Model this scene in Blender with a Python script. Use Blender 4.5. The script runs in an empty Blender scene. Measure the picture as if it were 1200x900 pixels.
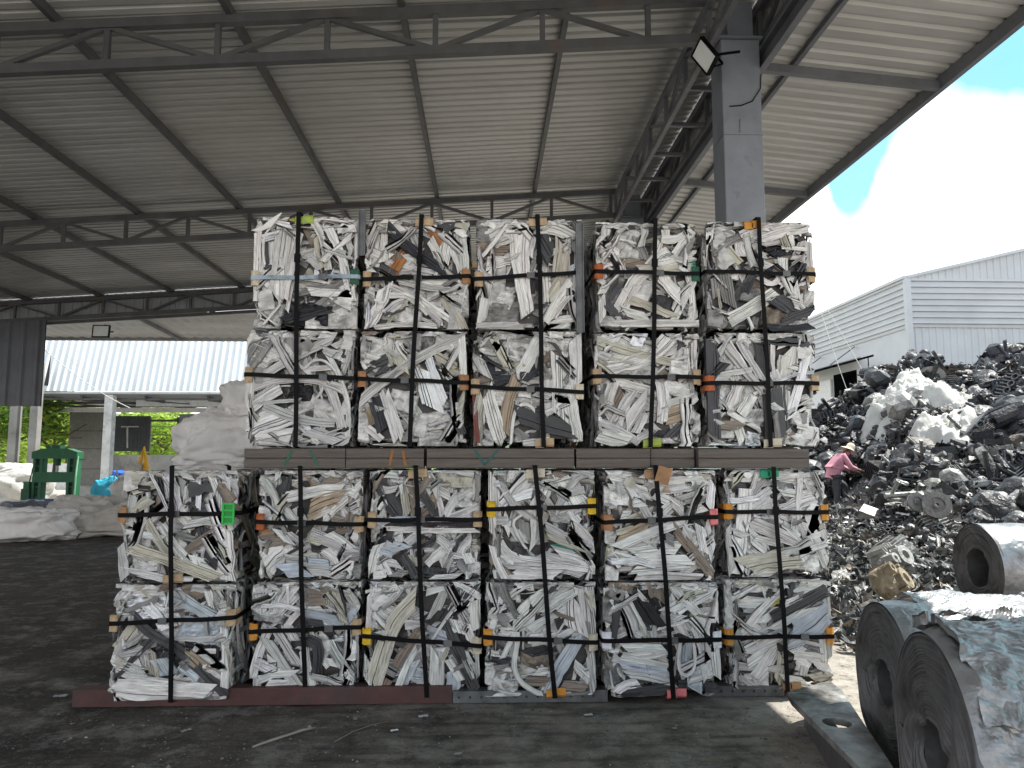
import bpy, math, random
import numpy as np
from mathutils import Vector, Matrix, Euler
PI = math.pi; R = math.radians
S = bpy.context.scene
# ------------------------------------------------------------------ camera
CZ = 1.6
cam = bpy.data.cameras.new('camera'); camo = bpy.data.objects.new('camera', cam)
S.collection.objects.link(camo); S.camera = camo
camo.location = (0, 0, CZ); camo.rotation_euler = (R(96), 0, R(-2))
cam.sensor_width = 36; cam.lens = 26.0; cam.clip_start = .05; cam.clip_end = 2000
# ------------------------------------------------------------------ sun / sky / exposure
SUN = Vector((0.54, 0.13, 1.0)).normalized()
sun_el = math.asin(SUN.z); sun_az = math.atan2(SUN.x, SUN.y)
sl = bpy.data.lights.new('sun', 'SUN'); sl.energy = 3.1; sl.angle = R(.5); sl.color = (1, .955, .89)
so = bpy.data.objects.new('sun', sl); S.collection.objects.link(so)
so.rotation_euler = SUN.to_track_quat('Z', 'Y').to_euler()
S.view_settings.view_transform = 'Standard'; S.view_settings.look = 'None'
S.view_settings.gamma = 1; S.view_settings.use_curve_mapping = False
S.view_settings.exposure = 1.5
S.cycles.max_bounces = 8; S.cycles.diffuse_bounces = 5
W = bpy.data.worlds.new('World'); S.world = W; W.use_nodes = True
def build_sky():
    nt = W.node_tree; N = nt.nodes; L = nt.links; N.clear()
    def n(t, **k):
        o = N.new(t)
        for a, b in k.items(): setattr(o, a, b)
        return o
    def m(op, a, b=None, c=None, clamp=False):
        o = n('ShaderNodeMath', operation=op); o.use_clamp = clamp
        for i, v in enumerate((a, b, c)):
            if v is None: continue
            if isinstance(v, (int, float)): o.inputs[i].default_value = v
            else: L.new(v, o.inputs[i])
        return o.outputs[0]
    out = n('ShaderNodeOutputWorld'); bg = n('ShaderNodeBackground'); bg.inputs[1].default_value = .12
    sky = n('ShaderNodeTexSky', sky_type='NISHITA', sun_disc=False)
    sky.sun_elevation = sun_el; sky.sun_rotation = sun_az; sky.air_density = 1.2; sky.dust_density = 1.5; sky.ozone_density = 1.0
    tc = n('ShaderNodeTexCoord'); sx = n('ShaderNodeSeparateXYZ'); L.new(tc.outputs['Generated'], sx.inputs[0])
    x, y, z = sx.outputs
    az = m('ARCTAN2', x, y); el = m('ARCSINE', z)
    no = n('ShaderNodeTexNoise'); no.inputs['Scale'].default_value = 5.0; no.inputs['Detail'].default_value = 9; no.inputs['Roughness'].default_value = .58
    L.new(tc.outputs['Generated'], no.inputs['Vector'])
    no2 = n('ShaderNodeTexNoise'); no2.inputs['Scale'].default_value = 2.2; no2.inputs['Detail'].default_value = 5
    L.new(tc.outputs['Generated'], no2.inputs['Vector'])
    # cumulus bank: its top edge as a function of the bearing
    cr = n('ShaderNodeFloatCurve'); c = cr.mapping.curves[0]
    pts = [(0, .37), (.33, .37), (.355, .385), (.372, .365), (.392, .315), (.408, .325), (.425, .37), (.45, .415), (.475, .435), (.51, .42), (.54, .41), (1, .38)]
    c.points[0].location = pts[0]; c.points[1].location = pts[-1]
    for p_ in pts[1:-1]: c.points.new(*p_)
    cr.mapping.update(); L.new(m('MULTIPLY_ADD', az, 1 / 1.2, 0.0, clamp=True), cr.inputs['Value'])
    top = cr.outputs[0]
    d = m('SUBTRACT', top, el)
    d = m('ADD', d, m('MULTIPLY_ADD', no.outputs[0], .12, -.06))
    a = m('MULTIPLY', d, 24, clamp=True)
    hi = m('MULTIPLY', m('ADD', no2.outputs[0], -.44), 9, clamp=True)      # loose clouds higher up
    hi = m('MULTIPLY', hi, m('MULTIPLY', m('ADD', el, -.62), 4, clamp=True))
    a = m('MAXIMUM', a, hi)
    veil = m('MULTIPLY_ADD', no2.outputs[0], .5, -.2, clamp=True)
    a = m('MAXIMUM', a, veil)
    sh = m('MULTIPLY_ADD', no.outputs[0], -4.0, 2.95)                     # thicker cloud greyer
    cc = n('ShaderNodeMix', data_type='RGBA'); L.new(m('MINIMUM', m('MAXIMUM', sh, 0), 1), cc.inputs[0])
    cc.inputs[6].default_value = (3.0, 3.05, 3.15, 1); cc.inputs[7].default_value = (7.0, 6.75, 6.7, 1)
    tint = n('ShaderNodeMix', data_type='RGBA', blend_type='MULTIPLY'); tint.inputs[0].default_value = 1
    L.new(sky.outputs[0], tint.inputs[6]); tint.inputs[7].default_value = (.34, .64, .62, 1)
    mx = n('ShaderNodeMix', data_type='RGBA'); L.new(a, mx.inputs[0]); L.new(tint.outputs[2], mx.inputs[6]); L.new(cc.outputs[2], mx.inputs[7])
    L.new(mx.outputs[2], bg.inputs[0]); L.new(bg.outputs[0], out.inputs[0])
build_sky()
_p, _y = R(6), R(2)
_fw = np.array([math.sin(_y) * math.cos(_p), math.cos(_y) * math.cos(_p), math.sin(_p)])
_rt = np.array([math.cos(_y), -math.sin(_y), 0]); _up = np.cross(_rt, _fw)
def at(px, py, Y):
    d = _fw * 867 + _rt * (px - 600) + _up * (450 - py); d = d / d[1] * Y
    return Vector((d[0], Y, CZ + d[2]))
def lerp(a, b, t): return a + (b - a) * t
# ------------------------------------------------------------------ materials
def mat(name, col=(.5, .5, .5), rough=.6, metal=0, var=.25, scale=6, bump=.2, bscale=40, attr=False, dirt=None, dscale=3, dlo=.45, dhi=.7, stretch=(1, 1, 1), spec=.5, alpha_metal=False, vec='Object', bdist=.01, rvar=.0):
    M = bpy.data.materials.new(name); M.use_nodes = True; nt = M.node_tree; N = nt.nodes; L = nt.links
    b = N['Principled BSDF']; b.inputs['Roughness'].default_value = rough; b.inputs['Metallic'].default_value = metal
    b.inputs['Specular IOR Level'].default_value = spec
    tc = N.new('ShaderNodeTexCoord'); mp = N.new('ShaderNodeMapping'); mp.inputs['Scale'].default_value = stretch
    L.new(tc.outputs[vec], mp.inputs[0]); V = mp.outputs[0]
    if attr:
        at_ = N.new('ShaderNodeAttribute'); at_.attribute_name = 'Col'; base = at_.outputs['Color']
        if alpha_metal: L.new(at_.outputs['Alpha'], b.inputs['Metallic'])
    else:
        rgb = N.new('ShaderNodeRGB'); rgb.outputs[0].default_value = (*col, 1); base = rgb.outputs[0]
    no = N.new('ShaderNodeTexNoise'); no.inputs['Scale'].default_value = scale; no.inputs['Detail'].default_value = 8; no.inputs['Roughness'].default_value = .62; L.new(V, no.inputs['Vector'])
    mr = N.new('ShaderNodeMapRange'); mr.inputs[1].default_value = .3; mr.inputs[2].default_value = .7; mr.inputs[3].default_value = 1 - var; mr.inputs[4].default_value = 1 + var * .5
    L.new(no.outputs[0], mr.inputs[0])
    mu = N.new('ShaderNodeMix'); mu.data_type = 'RGBA'; mu.blend_type = 'MULTIPLY'; mu.inputs[0].default_value = 1
    L.new(base, mu.inputs[6]); L.new(mr.outputs[0], mu.inputs[7]); col_o = mu.outputs[2]
    if dirt:
        n2 = N.new('ShaderNodeTexNoise'); n2.inputs['Scale'].default_value = dscale; n2.inputs['Detail'].default_value = 10; n2.inputs['Roughness'].default_value = .7; L.new(V, n2.inputs['Vector'])
        r2 = N.new('ShaderNodeMapRange'); r2.inputs[1].default_value = dlo; r2.inputs[2].default_value = dhi; L.new(n2.outputs[0], r2.inputs[0])
        m2 = N.new('ShaderNodeMix'); m2.data_type = 'RGBA'; L.new(r2.outputs[0], m2.inputs[0]); L.new(col_o, m2.inputs[6]); m2.inputs[7].default_value = (*dirt, 1); col_o = m2.outputs[2]
    L.new(col_o, b.inputs['Base Color'])
    if rvar:
        r3 = N.new('ShaderNodeMapRange'); r3.inputs[3].default_value = rough - rvar; r3.inputs[4].default_value = rough + rvar; r3.inputs[1].default_value = .35; r3.inputs[2].default_value = .65
        L.new(no.outputs[0], r3.inputs[0]); L.new(r3.outputs[0], b.inputs['Roughness'])
    if bump:
        n3 = N.new('ShaderNodeTexNoise'); n3.inputs['Scale'].default_value = bscale; n3.inputs['Detail'].default_value = 6; L.new(V, n3.inputs['Vector'])
        bp = N.new('ShaderNodeBump'); bp.inputs['Strength'].default_value = bump; bp.inputs['Distance'].default_value = bdist
        L.new(n3.outputs[0], bp.inputs['Height']); L.new(bp.outputs[0], b.inputs['Normal'])
    return M
M = {}
M['scrap'] = mat('scrap_aluminium', attr=True, alpha_metal=True, rough=.5, var=.42, scale=7, vec='UV', stretch=(1.0, 11, 1), dirt=(.10, .09, .08), dscale=4.5, dlo=.53, dhi=.74, bump=.6, bscale=12, bdist=.008, rvar=.12)
M['core'] = mat('scrap_core', (.11, .105, .1), .7, .3, var=.6, scale=14, bump=1, bscale=25, bdist=.03)
M['strap'] = mat('black_strap', (.004, .004, .005), .55, spec=.12, var=.3, bump=.1)
M['strap_pale'] = mat('pale_blue_strap', (.30, .38, .46), .35, var=.4, dirt=(.05, .07, .1), dscale=5, dlo=.5, dhi=.62)
M['card'] = mat('pad_sheet', attr=True, rough=.75, var=.3, scale=15, bump=.3, bscale=60, dirt=(.1, .08, .06), dscale=8, dlo=.55, dhi=.8)
M['steel_grey'] = mat('steel_paint_grey', (.115, .118, .125), .55, .2, var=.3, scale=3, dirt=(.16, .10, .07), dscale=2, dlo=.55, dhi=.75)
M['girder'] = mat('girder_paint', (.15, .155, .175), .5, .1, var=.25, scale=3, dirt=(.1, .08, .07), dscale=2, dlo=.55, dhi=.8)
M['column'] = mat('column_paint', (.205, .225, .26), .6, 0, var=.18, scale=4, dirt=(.1, .1, .1), dscale=5, dlo=.6, dhi=.8)
M['roof'] = mat('roof_sheet_underside', (.54, .535, .53), .42, .2, var=.3, scale=.9, stretch=(.5, 3, 1), dirt=(.38, .37, .355), dscale=.7, dlo=.4, dhi=.75, bump=.05, rvar=.08)
M['clad_white'] = mat('white_cladding', (.74, .77, .79), .5, 0, var=.12, scale=1.2, stretch=(1, 1, .2), bump=0)
M['clad_grey'] = mat('grey_cladding', (.36, .38, .41), .5, .1, var=.15, scale=1.5, bump=0)
M['clad_dark'] = mat('dark_cladding', (.13, .14, .16), .5, .1, var=.25, scale=1.5, bump=0)
M['plaster'] = mat('painted_concrete', (.62, .62, .60), .8, 0, var=.2, scale=2, dirt=(.3, .29, .27), dscale=3, dlo=.5, dhi=.75)
M['concrete'] = mat('concrete', (.3, .29, .27), .85, 0, var=.3, scale=4, dirt=(.12, .11, .1), dscale=2)
M['dark'] = mat('dark_interior', (.035, .035, .04), .8)
M['timber'] = mat('weathered_beam', (.15, .125, .105), .8, 0, var=.4, scale=5, stretch=(.6, 6, 8), dirt=(.09, .08, .075), dscale=3, dlo=.45, dhi=.75, bump=.5, bscale=20)
M['rust'] = mat('red_oxide_steel', (.10, .042, .038), .6, .2, var=.4, scale=4, dirt=(.05, .045, .045), dscale=3, dlo=.45, dhi=.8)
M['galv'] = mat('grey_perforated_steel', (.16, .165, .17), .5, .4, var=.4, scale=5, dirt=(.05, .05, .05), dscale=4)
M['plate'] = mat('steel_plate', (.42, .42, .40), .5, .5, var=.4, scale=4, dirt=(.06, .055, .05), dscale=3, dlo=.42, dhi=.62, bump=.5, bscale=15, rvar=.15)
M['coil_end'] = mat('coil_end_steel', (.15, .15, .155), .55, .4, var=.5, scale=3, dirt=(.05, .045, .04), dscale=2.5, dlo=.45, dhi=.7, bump=.5, bscale=18, rvar=.12)
M['foil'] = mat('crumpled_foil', (.33, .33, .332), .38, .5, var=.25, scale=5, dirt=(.22, .22, .22), dscale=1.5, dlo=.5, dhi=.8, bump=.8, bscale=7, bdist=.03, rvar=.1)
M['heap'] = mat('engine_scrap', attr=True, alpha_metal=True, rough=.48, var=.5, scale=6, dirt=(.05, .047, .045), dscale=4, dlo=.5, dhi=.75, bump=.8, bscale=18, bdist=.03, rvar=.15)
M['bag'] = mat('woven_bag', (.82, .82, .82), .8, 0, var=.18, scale=5, dirt=(.42, .40, .36), dscale=2.5, dlo=.52, dhi=.8, bump=.4, bscale=20, bdist=.01)
M['bag_white'] = mat('white_fabric', (.50, .49, .455), .8, 0, var=.18, scale=4, dirt=(.55, .47, .34), dscale=2, dlo=.6, dhi=.85, bump=.5, bscale=14, bdist=.02)
M['attr'] = mat('painted_thing', attr=True, rough=.6, var=.2, scale=8, bump=.2)
M['leaf'] = mat('leaves', attr=True, rough=.6, var=.2, scale=3, bump=0)
M['bark'] = mat('bark', (.12, .09, .06), .9, var=.4, scale=8, bump=.5)
M['glass'] = mat('lamp_glass', (.85, .88, .87), .6, 0, var=.1, bump=0)
M['skin'] = mat('skin', (.3, .17, .11), .6, var=.15, bump=0)
def leaf_trans():
    b = M['leaf'].node_tree.nodes['Principled BSDF']
    nt = M['leaf'].node_tree; tr = nt.nodes.new('ShaderNodeBsdfTranslucent'); mx = nt.nodes.new('ShaderNodeMixShader'); mx.inputs[0].default_value = .45
    a = [n for n in nt.nodes if n.type == 'ATTRIBUTE'][0]
    nt.links.new(a.outputs['Color'], tr.inputs[0]); out = nt.nodes['Material Output']
    nt.links.new(b.outputs[0], mx.inputs[1]); nt.links.new(tr.outputs[0], mx.inputs[2]); nt.links.new(mx.outputs[0], out.inputs[0])
leaf_trans()
# ground: dark wet yard paving, dry dust further out, coloured paler where the sun falls
def ground_mat():
    Mg = bpy.data.materials.new('yard_ground'); Mg.use_nodes = True; nt = Mg.node_tree; N = nt.nodes; L = nt.links; b = N['Principled BSDF']
    tc = N.new('ShaderNodeTexCoord'); P = tc.outputs['Object']
    def noise(s, d=8, r=.6):
        o = N.new('ShaderNodeTexNoise'); o.inputs['Scale'].default_value = s; o.inputs['Detail'].default_value = d; o.inputs['Roughness'].default_value = r; L.new(P, o.inputs['Vector']); return o.outputs[0]
    def rng(v, a, c, lo=0, hi=1):
        o = N.new('ShaderNodeMapRange'); o.inputs[1].default_value = a; o.inputs[2].default_value = c; o.inputs[3].default_value = lo; o.inputs[4].default_value = hi; L.new(v, o.inputs[0]); return o.outputs[0]
    def mix(f, a, c):
        o = N.new('ShaderNodeMix'); o.data_type = 'RGBA'; L.new(f, o.inputs[0])
        for i, v in ((6, a), (7, c)):
            if isinstance(v, tuple): o.inputs[i].default_value = (*v, 1)
            else: L.new(v, o.inputs[i])
        return o.outputs[2]
    def mth(op, a, c):
        o = N.new('ShaderNodeMath'); o.operation = op
        for i, v in enumerate((a, c)):
            if isinstance(v, (int, float)): o.inputs[i].default_value = v
            else: L.new(v, o.inputs[i])
        return o.outputs[0]
    c = mix(rng(noise(1.3), .35, .68), (.022, .018, .015), (.062, .050, .041))
    c = mix(rng(noise(30, 5), .5, .75), c, (.10, .09, .082)); b.inputs['Specular IOR Level'].default_value = .3
    pale = rng(noise(3.1, 12, .8), .50, .60)
    sx = N.new('ShaderNodeSeparateXYZ'); L.new(P, sx.inputs[0]); X, Y, Z = sx.outputs
    dust = mth('MULTIPLY', rng(mth('ADD', X, noise(1.7, 8, .7)), -2.0, .6), rng(Y, 6.5, 5.0)); dust = mth('MULTIPLY', dust, rng(noise(2.4, 10, .7), .36, .60)); c = mix(dust, c, (.22, .185, .15))
    mp = N.new('ShaderNodeMapping'); mp.inputs['Scale'].default_value = (.5, 5, 1); mp.inputs['Rotation'].default_value = (0, 0, .25); L.new(P, mp.inputs[0])
    ns = N.new('ShaderNodeTexNoise'); ns.inputs['Scale'].default_value = 2.2; ns.inputs['Detail'].default_value = 9; L.new(mp.outputs[0], ns.inputs['Vector'])
    c = mix(rng(ns.outputs[0], .50, .64, 0, .6), c, (.016, .014, .013))
    c = mix(mth('MULTIPLY', pale, .55), c, (.27, .25, .225))
    dry = mth('MAXIMUM', rng(mth('ADD', X, mth('MULTIPLY', noise(.8), 1.2)), 2.1, 2.7), rng(mth('ADD', Y, mth('MULTIPLY', noise(.5), 5)), 21, 25))  # zone follows the sunlit area; its paler colour also brightens the sun strip
    dry = mth('MAXIMUM', dry, rng(Y, -1.5, -4))
    dry_lit = mix(rng(noise(2.2, 12, .7), .38, .66), (.26, .235, .20), (.46, .42, .37))
    dry_lit = mix(rng(noise(9, 10, .7), .5, .68), dry_lit, (.10, .09, .08))
    c = mix(dry, c, dry_lit)
    far = rng(Y, 45, 60); c = mix(far, c, (.09, .14, .03))
    L.new(c, b.inputs['Base Color'])
    wet = rng(noise(1.1, 6, .55), .50, .60); wet = mth('MULTIPLY', wet, mth('SUBTRACT', 1.0, dry))
    wet = mth('MULTIPLY', wet, rng(Y, 7.5, 5.5))
    L.new(rng(wet, 0, 1, .9, .3), b.inputs['Roughness'])
    bp = N.new('ShaderNodeBump'); bp.inputs['Distance'].default_value = .03
    L.new(mth('MULTIPLY_ADD', noise(18, 10, .7), .6) if False else noise(18, 10, .7), bp.inputs['Height'])
    L.new(rng(wet, 0, 1, .8, .25), bp.inputs['Strength']); L.new(bp.outputs[0], b.inputs['Normal'])
    return Mg
M['ground'] = ground_mat()
# ------------------------------------------------------------------ mesh helpers
class MB:
    def __init__(s): s.v = []; s.f4 = []; s.f3 = []; s.uv = []; s.c = []; s.n = 0
    def add(s, v, f4=None, f3=None, uv=None, col=(.5, .5, .5, 0)):
        v = np.asarray(v, dtype=np.float32); k = len(v)
        s.v.append(v); s.uv.append(np.zeros((k, 2), np.float32) if uv is None else np.asarray(uv, np.float32))
        c = np.asarray(col, np.float32); s.c.append(np.tile(c, (k, 1)) if c.ndim == 1 else c)
        if f4 is not None and len(f4): s.f4.append(np.asarray(f4, np.int32) + s.n)
        if f3 is not None and len(f3): s.f3.append(np.asarray(f3, np.int32) + s.n)
        s.n += k; return s
    def box(s, c, size, rz=0, rot=None, col=(.5, .5, .5, 0), ch=0):
        hx, hy, hz = [q / 2 for q in size]
        g = np.array([[x, y, z] for x in (-hx, hx) for y in (-hy, hy) for z in (-hz, hz)])
        Rm = np.array((rot if rot is not None else Euler((0, 0, rz))).to_matrix())
        s.add(g @ Rm.T + np.array(c), [[0, 1, 3, 2], [4, 6, 7, 5], [0, 4, 5, 1], [2, 3, 7, 6], [0, 2, 6, 4], [1, 5, 7, 3]], col=col); return s
    def bar(s, a, b, w, h=None, col=(.5, .5, .5, 0), upv=(0, 0, 1)):
        a = Vector(a); b = Vector(b); d = b - a; L = d.length; d.normalize(); h = h or w
        x = d.cross(Vector(upv)); 
        if x.length < 1e-3: x = d.cross(Vector((0, 1, 0)))
        x.normalize(); z = x.cross(d)
        P = [a + x * i * w / 2 + z * j * h / 2 + d * k * L for k in (0, 1) for i, j in ((-1, -1), (1, -1), (1, 1), (-1, 1))]
        s.add([tuple(p) for p in P], [[0, 1, 2, 3], [7, 6, 5, 4], [0, 4, 5, 1], [1, 5, 6, 2], [2, 6, 7, 3], [3, 7, 4, 0]], col=col); return s
    def tube(s, P, r, n=8, col=(.5, .5, .5, 0), cap=True):
        P = np.asarray(P, float); m = len(P); r = np.full(m, r) if np.isscalar(r) else np.asarray(r, float)
        T = np.gradient(P, axis=0); T /= np.linalg.norm(T, axis=1)[:, None] + 1e-9
        u = np.cross(T[0], [0, 0, 1.]); 
        if np.linalg.norm(u) < .1: u = np.cross(T[0], [0, 1., 0])
        u /= np.linalg.norm(u); V = []
        for i in range(m):
            u = u - T[i] * (u @ T[i]); u /= np.linalg.norm(u) + 1e-9; w = np.cross(T[i], u)
            a = np.linspace(0, 2 * PI, n, endpoint=False)
            V.append(P[i] + r[i] * (np.cos(a)[:, None] * u + np.sin(a)[:, None] * w))
        V = np.concatenate(V); F = [[i * n + j, i * n + (j + 1) % n, (i + 1) * n + (j + 1) % n, (i + 1) * n + j] for i in range(m - 1) for j in range(n)]
        F3 = []
        if cap:
            V = np.concatenate([V, P[:1], P[-1:]]); k = m * n
            F3 = [[k, (j + 1) % n, j] for j in range(n)] + [[k + 1, (m - 1) * n + j, (m - 1) * n + (j + 1) % n] for j in range(n)]
        s.add(V, F, F3, col=col); return s
    def grid(s, G, col=(.5, .5, .5, 0), uv=None, thick=None):
        G = np.asarray(G, float); a, b = G.shape[:2]
        idx = np.arange(a * b).reshape(a, b)
        F = np.stack([idx[:-1, :-1], idx[1:, :-1], idx[1:, 1:], idx[:-1, 1:]], -1).reshape(-1, 4)
        c = col
        s.add(G.reshape(-1, 3), F, col=c, uv=None if uv is None else uv.reshape(-1, 2)); return s
    def prism(s, pts, axis, d0, d1, col=(.5, .5, .5, 0)):
        # pts: 2d outline; axis: function (u,v,d)->xyz
        n = len(pts); V = [axis(u, v, d0) for u, v in pts] + [axis(u, v, d1) for u, v in pts]
        cu = sum(p[0] for p in pts) / n; cv = sum(p[1] for p in pts) / n
        V += [axis(cu, cv, d0), axis(cu, cv, d1)]
        F = [[i, (i + 1) % n, n + (i + 1) % n, n + i] for i in range(n)]
        F3 = [[2 * n, (i + 1) % n, i] for i in range(n)] + [[2 * n + 1, n + i, n + (i + 1) % n] for i in range(n)]
        s.add(V, F, F3, col=col); return s
    def build(s, name, m, parent=None, smooth=False, loc=None):
        V = np.concatenate(s.v); me = bpy.data.meshes.new(name); me.vertices.add(len(V)); me.vertices.foreach_set('co', V.astype(np.float32).ravel())
        f4 = np.concatenate(s.f4) if s.f4 else np.zeros((0, 4), np.int32); f3 = np.concatenate(s.f3) if s.f3 else np.zeros((0, 3), np.int32)
        lv = np.concatenate([f4.ravel(), f3.ravel()]).astype(np.int32)
        me.loops.add(len(lv)); me.loops.foreach_set('vertex_index', lv)
        nf = len(f4) + len(f3); me.polygons.add(nf)
        st = np.concatenate([np.arange(len(f4)) * 4, len(f4) * 4 + np.arange(len(f3)) * 3]).astype(np.int32)
        me.polygons.foreach_set('loop_start', st)
        me.polygons.foreach_set('loop_total', np.concatenate([np.full(len(f4), 4), np.full(len(f3), 3)]).astype(np.int32))
        uv = np.concatenate(s.uv); me.uv_layers.new(name='UVMap'); me.uv_layers[0].data.foreach_set('uv', uv[lv].ravel())
        ca = me.color_attributes.new('Col', 'FLOAT_COLOR', 'POINT'); ca.data.foreach_set('color', np.concatenate(s.c).astype(np.float32).ravel())
        me.polygons.foreach_set('use_smooth', np.full(nf, smooth)); me.update(calc_edges=True); me.validate()
        me.materials.append(M[m] if isinstance(m, str) else m)
        o = bpy.data.objects.new(name, me); S.collection.objects.link(o)
        if parent: o.parent = parent
        if loc is not None: o.location = loc
        return o
def tag(o, label=None, cat=None, group=None, kind=None):
    if label: o['label'] = label
    if cat: o['category'] = cat
    if group: o['group'] = group
    if kind: o['kind'] = kind
    return o
def empty(name, loc, label, cat, group=None, rz=0):
    o = bpy.data.objects.new(name, None); S.collection.objects.link(o); o.location = loc; o.rotation_euler = (0, 0, rz); o.empty_display_size = .2
    return tag(o, label, cat, group)
def copy_tree(o, parent=None):
    c = o.copy(); S.collection.objects.link(c)
    if parent: c.parent = parent
    for ch in list(o.children): copy_tree(ch, c)
    return c
def fbm(P, seed=0, octv=4, s=1.0, rough=.5):
    r = np.random.default_rng(seed); out = np.zeros(P.shape[0]); a = 1; t = 0
    for o in range(octv):
        for k in range(3):
            d = r.normal(size=3); d /= np.linalg.norm(d); out += a * np.sin(P @ d * s * 2 ** o * (1 + .35 * k) + r.uniform(0, 6.28)) / 3
        t += a; a *= rough
    return out / t
def ridged(P, seed=0, octv=4, s=1.0, rough=.55):
    r = np.random.default_rng(seed); out = np.zeros(P.shape[0]); a = 1; t = 0
    for o in range(octv):
        for k in range(3):
            d = r.normal(size=3); d /= np.linalg.norm(d)
            ph = P @ d * s * 2 ** o * (1 + .35 * k) + r.uniform(0, 6.28) + 1.2 * np.sin(P @ r.normal(size=3) * s * .8)
            out += a * (2 / PI * np.abs(np.arcsin(np.clip(np.sin(ph), -1, 1))) - .5) / 1.5
        t += a; a *= rough
    return out / t
# ================================================================== GROUND
def build_ground():
    xs = np.unique(np.concatenate([np.linspace(-400, -20, 20), np.linspace(-20, -4, 40), np.linspace(-4, 3, 330), np.linspace(3, 25, 60), np.linspace(25, 500, 20)]))
    ys = np.unique(np.concatenate([np.linspace(-200, -2, 12), np.linspace(-2, 3.2, 20), np.linspace(3.2, 7, 220), np.linspace(7, 30, 80), np.linspace(30, 900, 25)]))
    X, Y = np.meshgrid(xs, ys, indexing='ij'); P = np.stack([X.ravel(), Y.ravel(), 0 * X.ravel()], 1)
    near = np.clip(1 - (np.abs(X.ravel() + .5) - 3.4) / 1.2, 0, 1) * np.clip((Y.ravel() - 3) / .3, 0, 1) * np.clip(1 - (Y.ravel() - 6.2) / .8, 0, 1)
    z = fbm(P, 3, 5, 9, .6) * .004 + np.maximum(0, fbm(P, 5, 3, 55, .7) - .25) * .006
    z = z * near + fbm(P, 9, 3, .6) * .012 * (near == 0)
    # ruts in front of the stack
    P[:, 2] = z - .002
    g = MB(); g.grid(P.reshape(len(xs), len(ys), 3)); tag(g.build('ground', 'ground', smooth=True), 'dark oily yard ground with pale dusty patches', None, None, 'structure')
build_ground()
# ================================================================== SHED ROOF STRUCTURE
ztop = lambda x: 6.40 + .067 * x
Y1, Y2, Y3 = 7.4, 13.1, 18.8
shed = empty('open_shed', (0, Y1, 0), 'open steel shed with corrugated roof over the stacked scrap bales', 'shed')
def sub(mb, name, m, smooth=False):
    o = mb.build(name, m, shed, smooth); o.matrix_parent_inverse = Matrix.Translation(-shed.location); return o
def corr_roof(x0, x1, zf, y0, y1, pitch=.165, depth=.04, lap=None):
    ys = []; hs = []
    y = y0
    while y < y1:
        for f, h in ((0, 0), (.58, 0), (.68, 1), (.90, 1)): ys.append(y + f * pitch); hs.append(h * depth)
        y += pitch
    xs = np.linspace(x0, x1, 24); G = np.zeros((len(xs), len(ys), 3))
    for i, x in enumerate(xs):
        G[i, :, 0] = x; G[i, :, 1] = ys; G[i, :, 2] = zf(x) + np.array(hs)
    G[:, :, 2] += (fbm(G.reshape(-1, 3), 4, 3, .9) * .012).reshape(G.shape[:2])
    return G
def build_roof():
    m = MB(); G = corr_roof(-18, 3.25, lambda x: ztop(x) + .12, -.4, Y3 + .3)
    m.grid(G); G2 = G.copy(); G2[:, :, 2] += .012; m.grid(G2[:, ::-1]); sub(m, 'roof_sheet', 'roof')
    for k in range(9):                                          # sheet lap shadows: real overlapping edges
        pass
    px = [.87 - 1.78 * k for k in range(11)]
    for x in px:
        b = MB(); b.bar((x, -.3, ztop(x) + .06), (x, Y3 + .2, ztop(x) + .06), .06, .10); sub(b, 'purlin', 'steel_grey')
    def truss(Y, x0, x1, step, ph, name='truss'):
        m = MB(); w = .07
        bot = lambda x: ztop(x) - .47
        m.bar((x0, Y, ztop(x0) - .02), (x1, Y, ztop(x1) - .02), .09, .10); m.bar((x0, Y, bot(x0)), (x1, Y, bot(x1)), .09, .10)
        x = ph; i = 0
        while x > x0: x -= step; i += 1
        while x < x1:
            x2 = x + step
            if x > x0: m.bar((x, Y, bot(x)), (x, Y, ztop(x)), .055, .055)
            if x > x0 and x2 < x1 + .1:
                if i % 2: m.bar((x, Y, bot(x) + .02), (x2, Y, ztop(x2) - .05), .05, .05)
                else: m.bar((x, Y, ztop(x) - .05), (x2, Y, bot(x2) + .02), .05, .05)
            x = x2; i += 1
        sub(m, name, 'steel_grey')
    truss(Y1, -18, 2.42, 1.13, -3.94 + 1.13 * 6); truss(Y2, -18, 2.42, 1.09, -1.0); truss(Y3, -18, 2.42, 1.09, -1.0); 
build_roof()
def corr_wall_y(m, y0, y1, z0, z1, x, pitch=.25, depth=.03):
    ys = []; ds = []; y = y0
    while y < y1:
        for f, h in ((0, 0), (.6, 0), (.7, 1), (.9, 1)): ys.append(y + f * pitch); ds.append(h * depth)
        y += pitch
    G = np.array([[(x + d, y, z0), (x + d, y, z1)] for y, d in zip(ys, ds)]); m.grid(G); G = G.copy(); G[:, :, 0] += .01; m.grid(G[::-1])
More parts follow.
